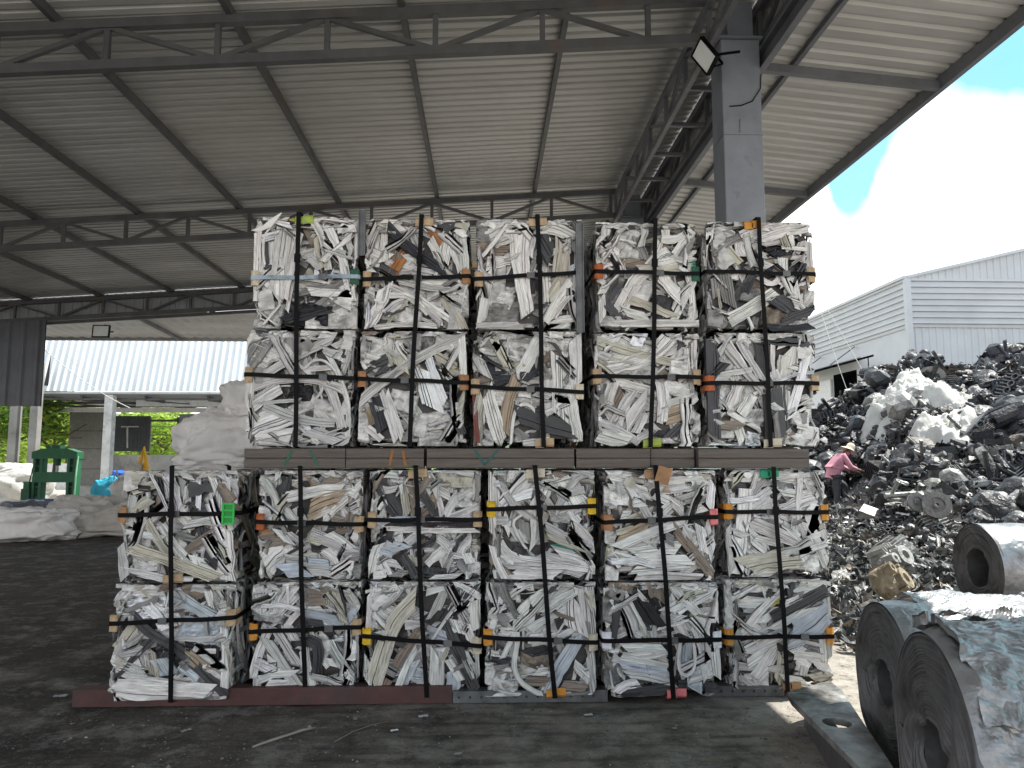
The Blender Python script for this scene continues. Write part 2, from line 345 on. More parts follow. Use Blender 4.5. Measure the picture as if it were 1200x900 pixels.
def build_girder():
    m = MB(); g = MB()
    y0, y1 = -.4, Y3
    for x in (2.37, 2.92):
        m.bar((x, y0, 6.46), (x, y1, 6.46), .07, .10); m.bar((x, y0, 6.02), (x, y1, 6.02), .06, .07)
        k = 0; y = Y1 - 8 * .95
        while y < y1 - .9:
            if y > y0:
                m.bar((x, y, 6.02), (x, y, 6.46), .05, .05)
                a, b = ((6.02, 6.46), (6.46, 6.02))[k % 2]; m.bar((x, y, a), (x, y + .95, b), .045, .045)
                if x < 2.5: m.bar((2.37, y, 6.04), (2.92, y, 6.04), .05, .05); m.bar((2.92, y, 5.88), (2.92, y, 6.02), .05, .05)
            y += .95; k += 1
    for x, s in ((2.905, -1),):
        g.bar((x, y0, 5.78), (x, y1, 5.78), .012, .20)
        g.bar((x + s * .035, y0, 5.88), (x + s * .035, y1, 5.88), .07, .012); g.bar((x + s * .035, y0, 5.676), (x + s * .035, y1, 5.676), .07, .012)
    sub(m, 'lattice_girder', 'girder'); sub(g, 'channel_beam', 'girder')
    # canopy on the right
    zc = lambda x: 5.90 - .10 * (x - 2.95)
    m = MB(); G = corr_roof(2.96, 4.90, zc, -.4, Y3 + .3, .2, .032); m.grid(G); G2 = G.copy(); G2[:, :, 2] += .012; m.grid(G2[:, ::-1]); sub(m, 'canopy_sheet', 'roof')
    m = MB(); corr_wall_y(m, -.4, Y3, 5.87, 6.70, 3.0); sub(m, 'girder_cladding', 'roof')
    m = MB(); m.bar((3.28, -.4, zc(3.28) - .035), (3.28, Y3, zc(3.28) - .035), .05, .06); sub(m, 'canopy_purlin', 'girder')
    m = MB(); m.bar((4.86, -.4, zc(4.86) - .08), (4.86, Y3 + .2, zc(4.86) - .08), .06, .14); m.bar((4.915, -.4, zc(4.9) + .01), (4.915, Y3 + .2, zc(4.9) + .01), .02, .09); sub(m, 'eave_beam', 'girder')
    for y in (Y1 - 3.25, Y1, Y1 + 3.25, Y1 + 6.5, Y1 + 9.7):
        m = MB(); m.bar((2.9, y, zc(2.9) - .12), (4.84, y, zc(4.84) - .10), .07, .09); sub(m, 'canopy_arm', 'girder')
build_girder()
def build_columns():
    for Y in (Y1 - .0, Y2 + 0, Y3):
        m = MB(); m.box((2.635, Y, 2.995), (.41, .36, 6.0 - .01)); 
        o = sub(m, 'column', 'column')
        bv = o.modifiers.new('b', 'BEVEL'); bv.width = .012; bv.segments = 2
        m = MB(); m.box((2.66, Y, 6.22), (.27, .25, .44)); m.box((2.635, Y, 6.005), (.46, .42, .016)); sub(m, 'column_head', 'column')
        m = MB(); m.box((2.635, Y, 4.95), (.416, .366, .006)); m.bar((2.60, Y - .185, 4.97), (2.605, Y - .185, 5.12), .008, .004); sub(m, 'weld_seam', 'girder')
    # cable running down the column
    m = MB(); P = [(2.84, Y1 - .19, 5.6), (2.83, Y1 - .19, 5.45), (2.74, Y1 - .19, 5.31), (2.62, Y1 - .19, 5.26), (2.5, Y1 - .19, 5.25)]
    m.tube(P, .006, 5); sub(m, 'cable', 'strap')
build_columns()
# far left: gable strip, hanging wall panel, posts
def corr_wall(m, x0, x1, z0f, z1f, Y, pitch=.25, depth=.03):
    xs = []; ds = []; x = x0
    while x < x1:
        for f, h in ((0, 0), (.6, 0), (.7, 1), (.9, 1)): xs.append(min(x + f * pitch, x1)); ds.append(h * depth)
        x += pitch
    G = np.zeros((len(xs), 2, 3))
    for i, x in enumerate(xs): G[i, 0] = (x, Y - ds[i], z0f(x)); G[i, 1] = (x, Y - ds[i], z1f(x))
    m.grid(G); G = G.copy(); G[:, :, 1] += .015; m.grid(G[::-1])
m = MB(); corr_wall(m, -18, 2.3, lambda x: ztop(x) - .50, lambda x: ztop(x) + .1, Y3 + .12, .22); sub(m, 'gable_strip', 'clad_grey')
m = MB(); m.bar((-18, Y3 + .1, ztop(-18) - .56), (2.4, Y3 + .1, ztop(2.4) - .56), .06, .08); sub(m, 'tie_beam', 'steel_grey')
m = MB(); corr_wall(m, -18, -11.05, lambda x: 2.97, lambda x: ztop(x) - .52, Y3 - .08, .36, .05); sub(m, 'hanging_wall_panel', 'clad_dark')
for x, Yp in ((at(33, 500, 27).x, 27.4), (at(9, 500, 27).x, 27.4), (-14.5, Y3 + .12)):
    m = MB(); m.box((x, Yp, 2.6), (.28, .28, 5.2)); sub(m, 'post', 'concrete')
# low canopy beyond the third truss
m = MB(); G = np.zeros((160, 6, 3))
for i in range(160):
    x = -16.5 + i * .11
    for j, y in enumerate(np.linspace(Y3 + .2, 22.2, 6)): G[i, j] = (x, y, 5.42 - (y - Y3) * .045 + (.03 if i % 3 == 2 else 0))
m.grid(G); G = G.copy(); G[:, :, 2] += .02; m.grid(G[::-1]); m.bar((-16.5, 22.2, 5.25), (1, 22.2, 5.25), .06, .12); sub(m, 'rear_canopy', 'roof')
for x in (-9.1, -5.6, -2):
    m = MB(); m.bar((x, Y3 + .2, 5.36), (x, 22.1, 5.22), .06, .09); sub(m, 'rear_canopy_purlin', 'girder')
# floodlights
def floodlight(name, loc, rot, label, sc=1, group='floodlights'):
    e = empty(name, loc, label, 'floodlight', group); e.rotation_euler = rot; e.scale = (sc,) * 3
    m = MB(); w, h = .155, .115
    pro = [(-w, -h), (w, -h), (w, h), (-w, h)]
    m.box((0, .02, 0), (2 * w, .035, 2 * h)); m.box((0, -.004, h - .008), (2 * w, .016, .016)); m.box((0, -.004, -h + .008), (2 * w, .016, .016))
    m.box((w - .008, -.004, 0), (.016, .014, 2 * h - .034)); m.box((-w + .008, -.004, 0), (.016, .014, 2 * h - .034))
    for k in range(7): m.box((-.12 + .04 * k, .05, 0), (.008, .025, .17))
    m.build('housing', 'strap', e)
    m = MB(); m.box((0, -.0, 0), (2 * w - .034, .006, 2 * h - .034)); m.build('glass', 'glass', e)
    m = MB(); m.bar((-w - .01, .02, 0), (-w - .01, .12, 0.02), .02, .006); m.bar((w + .01, .02, 0), (w + .01, .12, .02), .02, .006); m.bar((-w - .012, .12, .02), (w + .012, .12, .02), .006, .025); m.build('bracket', 'strap', e)
    return e
fl = floodlight('floodlight', (2.19, 7.02, 5.68), (R(35), R(58), R(-38)), 'floodlight with pale glass tilted beside the head of the grey column', 1.0)
m = MB(); m.bar((.0, .10, .0), (.16, .28, .14), .02, .02); m.build('arm', 'strap', fl)
f2 = floodlight('floodlight', tuple(at(118, 388, 18.6)), (R(-6), 0, 0), 'small black floodlight hanging under the far roof truss at left', 1.35)
m = MB(); m.bar((0, .12, .02), (0, .12, .16), .02, .02); m.build('arm', 'strap', f2)
# ================================================================== LEFT BACKGROUND
def left_shed():
    e = empty('neighbour_shed', (-16, 28, 0), 'low neighbouring shed with bright white ribbed cladding band and pale posts', 'shed')
    inv = Matrix.Translation(-e.location)
    def sb(m, n, mt, sm=False): o = m.build(n, mt, e, sm); o.matrix_parent_inverse = inv; return o
    m = MB(); G = np.zeros((4 * 66, 2, 3)); k = 0
    for i in range(66):
        for f, h in ((0, 0), (.6, 0), (.72, .04), (.88, .04)):
            x = -17.8 + (i + f) * .25; G[k, 0] = (x, 28 - h, 4.22); G[k, 1] = (x, 28.7 - h, 6.6); k += 1
    m.grid(G); G = G.copy(); G[:, :, 1] += .03; m.grid(G[::-1]); m.add([(-17.8, 28.7, 6.6), (-1.4, 28.7, 6.6), (-1.4, 35, 7.0), (-17.8, 35, 7.0)], [[0, 1, 2, 3]]); sb(m, 'upper_cladding', 'clad_white')
    m = MB(); a, b, c_ = at(51, 452, 27.93), at(56.5, 452, 27.93), at(60, 413, 28.2)
    m.add([tuple(a), tuple(b), tuple(c_)], None, [[0, 1, 2]], col=(.01, .01, .01, 0)); 
    o = sb(m, 'cladding_tear', 'dark')
    m = MB(); m.bar((-17.8, 28.02, 4.17), (-2, 28.02, 4.17), .04, .06); sb(m, 'eave_trim', 'plaster')
    # ceiling framing below the slope
    m = MB()
    for x in np.arange(-17.6, -4, 2.35): m.bar((x, 28.3, 4.02), (x, 34, 3.9), .08, .12)
    for y in (28.4, 30.3, 32.2): m.bar((-17.7, y, 3.96), (-3, y, 3.96), .08, .08)
    for x in np.arange(-17.6, -6, 2.35): m.bar((x, 28.4, 3.9), (x + 2.35, 32.2, 3.9), .04, .04)
    sb(m, 'ceiling_frame', 'steel_grey')
    m = MB(); m.box((-10, 31, 4.13), (15.5, 6, .02)); sb(m, 'soffit', 'clad_grey')
    m = MB(); corr_wall(m, -14.0, -3, lambda x: 3.80, lambda x: 4.10, 30.0, .25, .03); sb(m, 'fascia_strip', 'clad_white')
    m = MB(); m.bar((-17, 30.1, 3.66), (-3, 30.1, 3.66), .1, .18); sb(m, 'beam', 'plaster')
    for x, y in ((-14.1, 28.2), (-7.5, 28.2)):
        m = MB(); m.box((x, y, 2.05), (.30, .30, 4.1)); sb(m, 'post', 'plaster')
    m = MB(); m.box((-18.55, 31, 3.0), (.16, .16, 2.2)); sb(m, 'short_post', 'plaster')
    # beige container-like panel
    m = MB(); m.box((-16.83, 32, 2.15), (1.6, .12, 3.1), col=(.30, .285, .265, 0))
    for z in (1.3, 2.15, 2.9): m.box((-16.83, 31.93, z), (1.56, .03, .05), col=(.2, .19, .18, 0))
    for z, x in ((2.6, -17.3), (1.7, -17.1)): m.box((x, 31.915, z), (.5, .03, .04), col=(.15, .15, .15, 0))
    sb(m, 'door_panel', 'attr')
    # dark mesh screen and opening
    m = MB(); m.box((-16.08, 34.06, 2.86), (1.76, .05, 1.6)); sb(m, 'dark_screen', 'clad_dark')
    m = MB()
    for k in range(14): m.bar((-16.9 + .13 * k, 34, 2.08), (-16.9 + .13 * k, 34, 3.64), .02, .02)
    for k in range(12): m.bar((-16.95, 34.0, 2.1 + .14 * k), (-15.22, 34.0, 2.1 + .14 * k), .02, .02)
    sb(m, 'mesh', 'steel_grey')
    m = MB(); m.bar((-15.18, 34, 2.05), (-15.18, 34, 3.6), .08); m.bar((-13.95, 34, 2.05), (-13.95, 34, 3.6), .08); m.bar((-15.2, 34, 3.45), (-13.9, 34, 3.45), .1, .1); m.bar((-15.2, 34, 2.8), (-13.9, 34, 2.8), .04, .04); m.bar((-15.2, 34, 3.2), (-13.9, 34, 3.2), .03, .03)
    sb(m, 'window_frame', 'steel_grey')
    m = MB(); m.box((-9.5, 34.05, 2.9), (8.8, .1, 1.7)); m.box((-9.5, 34.05, 1.0), (8.8, .1, 2.0)); sb(m, 'back_wall', 'clad_grey')
    m = MB(); m.box((-15.1, 33.0, .95), (5.0, .18, 1.9)); sb(m, 'low_wall', 'plaster')
    m = MB(); m.bar(at(142, 500, 32.5), at(162, 500, 32.5), .05); m.bar(at(149, 500, 32.5), at(149, 525, 32.5), .05); sb(m, 'tee_bracket', 'plaster')
    # two slack cables crossing in front of the slope
    for a, b, sg, n_ in (((47, 405), (152, 478), .35, 'cable'), ((60, 400), (140, 452), .5, 'cable')):
        A = at(*a, 24); B = at(*b, 27.5); P = [(lerp(A.x, B.x, t), lerp(A.y, B.y, t), lerp(A.z, B.z, t) - sg * 4 * t * (1 - t) * .5) for t in np.linspace(0, 1, 14)]
        m = MB(); m.tube(P, .014 if sg < .4 else .006, 5); sb(m, n_, 'plaster')
left_shed()
def leaf_cloud(mb, c, r, n, size, rng, cols, up=.4):
    c = np.array(c); r = np.array(r)
    k = max(5, n // 160); cl = rng.normal(size=(k, 3)); cl /= np.linalg.norm(cl, axis=1)[:, None]; cl = cl * (rng.uniform(.35, 1, (k, 1)) ** .6) * r * .85
    P = cl[rng.integers(0, k, n)] + rng.normal(size=(n, 3)) * r * .20
    a = rng.normal(size=(n, 3)); a[:, 2] *= up; a /= np.linalg.norm(a, axis=1)[:, None]
    b = np.cross(a, rng.normal(size=(n, 3))); b /= np.linalg.norm(b, axis=1)[:, None]
    s = size * rng.uniform(.6, 1.4, (n, 1)); P = P + c
    V = np.stack([P - a * s, P + b * s * .35, P + a * s, P - b * s * .35], 1).reshape(-1, 3)
    F = np.arange(4 * n).reshape(n, 4); cc = np.array(cols)[rng.integers(0, len(cols), n)]
    cc = np.clip(cc * rng.uniform(.7, 1.3, (n, 1)), 0, 1); cc = np.concatenate([cc, np.zeros((n, 1))], 1)
    mb.add(V, F, col=np.repeat(cc, 4, 0))
def tree(name, x, y, h, r, label, rng, cols, size=.16, n=3000, trunk=.14):
    e = empty(name, (x, y, 0), label, 'tree', 'trees beyond the yard')
    m = MB(); top = h - r * .8
    m.tube([(0, 0, 0), (.08, 0, top * .5), (-.05, .05, top), (0, 0, top + r * .6)], [trunk, trunk * .8, trunk * .55, .03], 8)
    for k in range(7):
        a = rng.uniform(0, 6.28); z0 = top * rng.uniform(.55, 1.0)
        m.tube([(0, 0, z0), (math.cos(a) * r * .4, math.sin(a) * r * .4, z0 + r * .35), (math.cos(a) * r * .75, math.sin(a) * r * .75, z0 + r * .6)], [trunk * .5, trunk * .3, .02], 6)
    m.build('trunk', 'bark', e)
    m = MB(); leaf_cloud(m, (0, 0, top + r * .25), (r, r, r * .85), n, size, rng, cols); m.build('crown', 'leaf', e)
rg = np.random.default_rng(5)
YG = [(.34, .48, .07), (.45, .56, .10), (.24, .38, .05)]; DG = [(.08, .17, .03), (.12, .24, .04), (.2, .33, .05)]
tree('broadleaf_tree', -17.4, 30.5, 4.3, 1.5, 'leafy tree with drooping leaves behind the far left post', rg, DG + YG, .17, 1500, .07)
tree('broadleaf_tree', -20.3, 30, 4.6, 1.9, 'broad leafy tree at the left edge behind the dark hanging wall', rg, DG + YG, .16, 3000, .1)
tree('broadleaf_tree', -26, 47, 5.2, 2.8, 'sunlit yellow green tree behind the white bags', rg, YG, .2, 4200)
tree('broadleaf_tree', -31, 50, 5.6, 3.2, 'sunlit green tree beyond the left edge of the yard', rg, YG, .2, 4200)
tree('broadleaf_tree', -21.5, 50, 4.9, 2.6, 'sunlit low tree seen through the far left gap beside the beige panel', rg, YG, .2, 3600)
tree('broadleaf_tree', -19, 58, 5.0, 3.0, 'sunlit green tree seen through the small far window', rg, YG, .22, 3600)
tree('broadleaf_tree', -25.5, 58, 5.4, 3.0, 'far sunlit tree between the two bright trees', rg, YG, .22, 3600)
def hills():
    xs = np.linspace(-260, 60, 90); G = np.zeros((90, 14, 3))
    for i, x in enumerate(xs):
        for j, y in enumerate(np.linspace(110, 190, 14)):
            G[i, j] = (x, y, -1 + 15 * math.sin(min(j / 9, 1) * PI / 2) * (1 + .25 * math.sin(x * .03) + .12 * math.sin(x * .11)))
    G[:, :, 2] += (fbm(G.reshape(-1, 3), 7, 4, .25) * 1.2).reshape(90, 14)
    m = MB(); m.grid(G, col=(.10, .13, .09, 0)); tag(m.build('hills', 'attr', smooth=True), 'pale wooded hill far behind the left trees', None, None, 'structure')
    m = MB(); leaf_cloud(m, (-24, 62, 1.2), (22, 2.5, 1.6), 9000, .3, rg, YG); tag(m.build('undergrowth', 'leaf'), 'sunlit green undergrowth at the far edge of the yard', 'undergrowth', None, 'stuff')
hills()
m = MB(); m.box((-27, 44, .75), (26, .2, 1.5)); tag(m.build('boundary_wall', 'plaster'), 'sunlit white boundary wall beyond the yard at far left', 'wall')
# crumpled bag blob
def blob_bag(name, c, size, seed, m, label, cat='bulk bag', group=None, fold=.30, rz=0, square=.5, flat=0, nu=96, nv=64, ears=False):
    u = np.linspace(0, 2 * PI, nu, endpoint=False); v = np.linspace(-PI / 2, PI / 2, nv)
    U, V_ = np.meshgrid(u, v, indexing='ij'); cu, su = np.cos(U), np.sin(U); cv, sv = np.cos(V_), np.sin(V_)
    e = square; sg = lambda a, p: np.sign(a) * np.abs(a) ** p
    P = np.stack([sg(cv, e) * sg(cu, e), sg(cv, e) * sg(su, e), sg(sv, e)], -1).reshape(-1, 3)
    r = ridged(P, seed, 2, 2.0, .5) * .75 + ridged(P, seed + 9, 3, 6.5, .6) * .30 + fbm(P, seed + 4, 3, 3) * .2; f = fbm(P, seed + 1, 3, 1.7)
    rr = 1 + fold * r * 1.6 + .12 * f
    Q = P * rr[:, None] * np.array(size) / 2
    sag = 1 + .12 * np.clip(-Q[:, 2] / size[2], -1, 1); Q[:, 0] *= sag; Q[:, 1] *= sag
    Q[:, 2] = np.maximum(Q[:, 2] + size[2] / 2, .0)
    Q = Q.reshape(nu, nv, 3); Q = np.concatenate([Q, Q[:1]], 0)
    mb = MB(); mb.grid(Q)
    if ears:
        for a in ((.8, .8), (-.8, .8), (.8, -.8), (-.8, -.8)):
            x, y = a[0] * size[0] * .42, a[1] * size[1] * .42; z = size[2] * .93
            mb.bar((x - .05, y, z - .1), (x + .02, y + .02, z + .22), .05, .01); mb.bar((x + .12, y, z - .1), (x + .02, y + .02, z + .22), .05, .01)
    o = mb.build(name, m, None, True, loc=c); o.rotation_euler.z = rz
    return tag(o, label, cat, group)
G_ = 'bulk bags lying at the left of the yard'
blob_bag('bulk_bag', (-9.35, 15.7, 0), (1.6, 1.0, .62), 11, 'bag', 'slumped grey white bag lying nearest the left edge of the photo', group=G_)
blob_bag('bulk_bag', (-8.15, 16.6, 0), (1.4, .9, .62), 12, 'bag_white', 'crumpled pale bag lying flat in front of the green press', group=G_, rz=.4)
blob_bag('bulk_bag', (-7.5, 17.2, 0), (1.2, 1.0, .85), 13, 'bag_white', 'crumpled white plastic bag lying just left of the first bale', group=G_, rz=-.3, fold=.24)
blob_bag('bulk_bag', (-9.0, 17.3, 0), (1.6, .9, .8), 19, 'bag_white', 'grey flattened bag behind the front row of lying bags', group=G_, rz=.1)
blob_bag('bulk_bag', (-6.75, 16.6, 0), (.8, .7, .34), 18, 'bag_white', 'small white bag on the ground touching the corner of the first bale', group=G_, rz=.5, fold=.25)
blob_bag('bulk_bag', (-9.4, 20.4, 0), (1.15, 1.1, 1.25), 14, 'bag_white', 'upright full white bulk bag with loops under the pale post', group=G_, ears=True, fold=.1)
blob_bag('bulk_bag', (-12.8, 21.0, 0), (1.3, 1.0, .55), 15, 'bag_white', 'wide heap of white bag fabric left of the green press', group=G_, fold=.24)
blob_bag('bulk_bag', (-16.5, 25.5, 0), (3.4, 2.0, 1.5), 16, 'bag_white', 'sunlit mound of white fabric behind the far left post', group=G_, fold=.24)
blob_bag('bulk_bag', (-19.5, 25.5, 0), (3.0, 2.0, 1.3), 17, 'bag_white', 'sunlit white bag mound at the left photo edge', group=G_, fold=.2)
H_ = 'grey bulk bags stacked behind the bales'
blob_bag('bulk_bag', (-3.95, 11.2, 0), (1.5, 1.3, 1.5), 21, 'bag', 'lower grey bulk bag hidden behind the first lower bale', group=H_, fold=.15)
blob_bag('bulk_bag', (-3.75, 11.2, 1.42), (1.5, 1.2, .92), 22, 'bag', 'upper slumped grey bulk bag behind the bales with wrinkled sides', group=H_, fold=.22, square=.6, nu=130, nv=90)
blob_bag('bulk_bag', (-3.5, 11.3, 2.2), (.9, 1.0, .6), 23, 'bag', 'topmost crumpled grey bag resting on the larger grey bag', group=H_, fold=.26, rz=.4)
# yellow white sack on the upright bag
blob_bag('sack', (-9.35, 20.2, 1.22), (.42, .4, .34), 31, 'bag_white', 'small white sack on top of the upright bulk bag', 'sack', fold=.25)
m = MB(); m.tube([(-.12, 0, 0), (-.05, 0, .4), (0.02, 0, .72), (.10, 0, .35), (.14, 0, 0)], .05, 7, col=(.75, .42, .02, 0)); m.tube([(.0, .05, 0), (.06, .05, .45), (.16, .05, .05)], .05, 7, col=(.8, .5, .05, 0))
tag(m.build('lifting_sling', 'attr', loc=(-9.15, 20.15, 1.25)), 'yellow lifting sling standing up on the upright bulk bag', 'sling')
blob_bag('sack', (-11.0, 22.2, 0), (.75, .7, 1.1), 32, 'attr', 'turquoise plastic sack right of the green press', 'sack', fold=.2)
def recol(o, c):
    a = o.data.color_attributes['Col']; n = len(a.data); a.data.foreach_set('color', np.tile(np.array((*c, 0), np.float32), n))
recol(bpy.data.objects['sack.001'], (.03, .38, .55))
o = blob_bag('sack', (-11.4, 24.0, .95), (.8, .7, .38), 33, 'attr', 'bright blue plastic sack on the stacked boards behind the press', 'sack', fold=.2); recol(o, (.02, .12, .6))
m = MB()
for k in range(5): m.box((-11.5, 24.2, .12 + .2 * k), (1.5, 1.0, .15), col=(.28 - .03 * (k % 2), .2, .14, 0)); m.box((-11.5 + (.3 if k % 2 else -.3), 24.2, .02 + .2 * k), (.2, .9, .05), col=(.12, .1, .08, 0))
tag(m.build('board_stack', 'attr'), 'stack of brown boards behind the green press', 'boards')
def press():
    e = empty('hydraulic_press', (at(66, 560, 22).x, 22, 0), 'green four post hydraulic press with blue tray standing beyond the bags', 'press')
    g = (.015, .12, .05, 0); g2 = (.01, .07, .035, 0); e.scale = (.78, .9, .98)
    for s in (-1, 1):
        m = MB()
        for dx in (-.12, .12): m.box((s * .62 + dx, 0, .95), (.09, .3, 1.9), col=g)
        for z in np.arange(.3, 1.8, .3): m.box((s * .62, 0, z), (.16, .22, .05), col=g2)
        m.build('upright', 'attr', e)
    m = MB(); m.prism([(-.82, 1.72), (.82, 1.72), (.82, 1.92), (.45, 2.02), (-.45, 2.02), (-.82, 1.92)], lambda u, v, d: (u, d, v), -.2, .2, g); m.box((0, 0, 2.07), (.3, .3, .1), col=g2); m.box((-.3, 0, 2.05), (.16, .2, .08), col=g2); m.build('head_beam', 'attr', e)
    m = MB(); m.box((0, 0, 1.18), (1.5, .34, .30), col=g); m.build('cross_beam', 'attr', e)
    m = MB(); m.tube([(0, 0, 1.72), (0, 0, 1.52)], .11, 14, col=g2); m.tube([(0, 0, 1.52), (0, 0, 1.33)], .05, 12, col=(.5, .5, .5, 0)); m.build('ram', 'attr', e)
    m = MB(); m.box((0, 0, .16), (1.6, .5, .14), col=g2); m.build('base_beam', 'attr', e)
    m = MB(); m.prism([(-.62, .25), (.62, .25), (.70, .56), (-.70, .56)], lambda u, v, d: (u, d, v), -.45, -.22, (.02, .09, .33, 0)); m.build('blue_tray', 'attr', e)
    m = MB(); m.box((-.95, -.05, .5), (.3, .35, .7), col=g2); m.box((-.95, -.1, .95), (.2, .2, .2), col=g); m.tube([(-.9, -.1, 1.05), (-.8, -.1, 1.5), (-.3, -.1, 1.9), (0, 0, 1.8)], .02, 6, col=(.02, .02, .02, 0)); m.build('pump_unit', 'attr', e)
    m = MB(); m.tube([(.78, -.15, .6), (.82, -.2, 1.2), (.8, -.1, 1.8)], .03, 6, col=(.25, .5, .3, 0)); m.build('hose', 'attr', e)
press()
# dark heap behind bags, left edge; posts and netting
blob_bag('tarpaulin', (-11.0, 18.6, 0), (1.3, .8, .62), 41, 'clad_dark', 'dark crumpled tarpaulin heap behind the lying bags at left', 'tarpaulin', fold=.3)
m = MB(); m.prism([(-.5, 0), (.5, 0), (.55, .42), (-.55, .42)], lambda u, v, d: (u, d, v), -.3, .3, (.01, .16, .24, 0)); tag(m.build('crate', 'attr', loc=(-10.6, 17.5, 0)), 'teal blue tub behind the lying bags at the left edge', 'tub')
# ================================================================== SCRAP BALES
COL = dict(W=(.85, .835, .805, .05), G=(.64, .63, .61, .15), M=(.30, .295, .285, .2), D=(.065, .066, .072, .2), B=(.02, .022, .03, .2), T=(.50, .38, .27, 0), O=(.50, .20, .05, 0),
           S=(.80, .81, .83, .9), R=(.22, .03, .02, 0), K=(.015, .015, .018, .1), E=(.60, .57, .47, 0), L=(.58, .63, .69, .2), Y=(.60, .52, .12, 0), N=(.30, .24, .19, 0), V=(.03, .22, .16, 0))
WT = 'WWWWWWWWGGGGGGGEEMMSSDNW'
def section(rng, kind):
    """cross-section of an extruded aluminium profile: list of (s, h)"""
    if kind == 'pipe': a = np.linspace(PI, 0, 7); return np.stack([np.cos(a), np.sin(a)], 1)
    s = [(-1, -1.9), (-1, 0)]; n = rng.integers(1, 6); xs = np.sort(rng.uniform(-.85, .85, n)); last = -1
    for x in xs:
        if x - last < .18: continue
        if rng.random() < .72: s += [(x - .045, 0), (x, -1.3), (x + .045, 0)]
        else: s += [(x - .05, 0), (x - .03, .8), (x + .06, .8), (x + .09, 0)]
        last = x
    s += [(1, 0), (1, -1.9)]
    return np.array(s)
def resample(P, step):
    P = np.asarray(P, float); d = np.linalg.norm(np.diff(P, axis=0), axis=1); t = np.concatenate([[0], np.cumsum(d)])
    n = max(5, int(t[-1] / step) + 1); u = np.linspace(0, t[-1], n)
    return np.stack([np.interp(u, t, P[:, 0]), np.interp(u, t, P[:, 1])], 1), t[-1]
NOI = np.random.default_rng(77)
class Face:
    """maps (u, v, d) on one side of the bale to xyz; u along the side, v up, d outward"""
    def __init__(s, o, eu, ev, en, U, V): s.o, s.eu, s.ev, s.en, s.U, s.V = map(np.asarray, (o, eu, ev, en, U, V))
    def map(s, u, v, d, lim):
        U, V = float(s.U), float(s.V); dl = lim; lim = min(lim, .003)
        eu = np.maximum(np.abs(u) - U / 2 - lim, 0); u = np.clip(u, -U / 2 - lim, U / 2 + lim)
        e2 = np.maximum(np.abs(v - V / 2) - V / 2 - lim, 0); v = np.clip(v, -lim, V + lim)
        d = dl - .004 * np.log1p(np.exp(np.clip((dl - d) / .004, -30, 30))) * (dl - d < .12) - np.maximum(dl - d, .12) * (dl - d >= .12) - eu - e2 + NOI.normal(size=len(d)) * .0005
        return s.o + u[:, None] * s.eu + v[:, None] * s.ev + d[:, None] * s.en
def add_strip(mb, F, P, w, depth, col, rng, th=None, kind=None, lim=None, crush=1.0, tilt=None):
    P, L = resample(P, .035 if w < .05 else .045)
    n = len(P); P = P.copy()
    T = np.gradient(P, axis=0); T /= np.linalg.norm(T, axis=1)[:, None] + 1e-9; Nn = np.stack([-T[:, 1], T[:, 0]], 1)
    if n > 3: P += Nn * (rng.normal(size=(n, 1)) * .0012 * crush)
    sec = section(rng, kind); k = len(sec); th = th or min(w * rng.uniform(.14, .30), .016)
    if kind == 'pipe': th = w / 2
    t = np.linspace(0, 1, n)
    wv = 1 + .10 * np.sin(t * rng.uniform(4, 14) + rng.uniform(0, 6)) * crush + rng.normal(size=n) * .03
    # places where the profile was crushed nearly shut
    for _ in range(rng.integers(0, 3)):
        c = rng.uniform(0, 1); wv *= 1 - .35 * crush * np.exp(-((t - c) / .06) ** 2)
    hv = 1 - .5 * np.exp(-((t - rng.uniform(0, 1)) / .1) ** 2)
    s = sec[:, 0][None] * wv[:, None] * w / 2
    skew = rng.uniform(-1, 1) * w * .8 * (np.abs(t - .5) > .49)
    pu = P[:, 0][:, None] + Nn[:, 0][:, None] * s + T[:, 0][:, None] * (skew[:, None] * sec[:, 0][None])
    pv = P[:, 1][:, None] + Nn[:, 1][:, None] * s + T[:, 1][:, None] * (skew[:, None] * sec[:, 0][None])
    tl = rng.normal() * .22 if tilt is None else tilt
    wav = .010 * crush * np.sin(t * L * rng.uniform(6, 14) + rng.uniform(0, 6)) + rng.normal(size=n) * .0012 * crush
    ramp = (t - .5) * rng.normal() * .035 * crush
    d = depth + (wav + ramp)[:, None] + s * tl + sec[:, 1][None] * th * hv[:, None] + rng.normal(size=(n, k)) * .0011 * crush
    lim = rng.uniform(-.006, .010) if lim is None else lim
    hh = sec[:, 1][None] * th * .55 * np.ones((n, 1))
    X = F.map(pu.ravel(), pv.ravel(), np.minimum(d, lim + hh).ravel(), lim)
    idx = np.arange(n * k).reshape(n, k); Fq = np.stack([idx[:-1, :-1], idx[1:, :-1], idx[1:, 1:], idx[:-1, 1:]], -1).reshape(-1, 4)
    per = np.cumsum(np.concatenate([[0], np.linalg.norm(np.diff(sec * [w / 2, th], axis=0), axis=1)]))
    uv = np.stack([np.repeat(t * L, k) + rng.uniform(0, 50), np.tile(per, n) + rng.uniform(0, 50)], 1)
    c = np.array(col, float); c[:3] = np.clip(c[:3] * rng.uniform(.86, 1.06) * (1 + rng.normal(size=3) * .012), 0, 1)
    groove_shade = np.where(sec[:, 1] < -.3, .16, 1.0) if kind != 'pipe' else np.clip(.25 + sec[:, 1], 0, 1)
    if max(c[:3]) < .2: groove_shade = groove_shade * .4 + .6
    cv = np.tile(c, (n * k, 1)); cv[:, :3] *= (np.tile(groove_shade, n) * (1 - .25 * rng.random(n * k) ** 3))[:, None]     # grooves, side walls and pipe edges darkened as painted shade
    mb.add(X, Fq, col=cv, uv=uv)
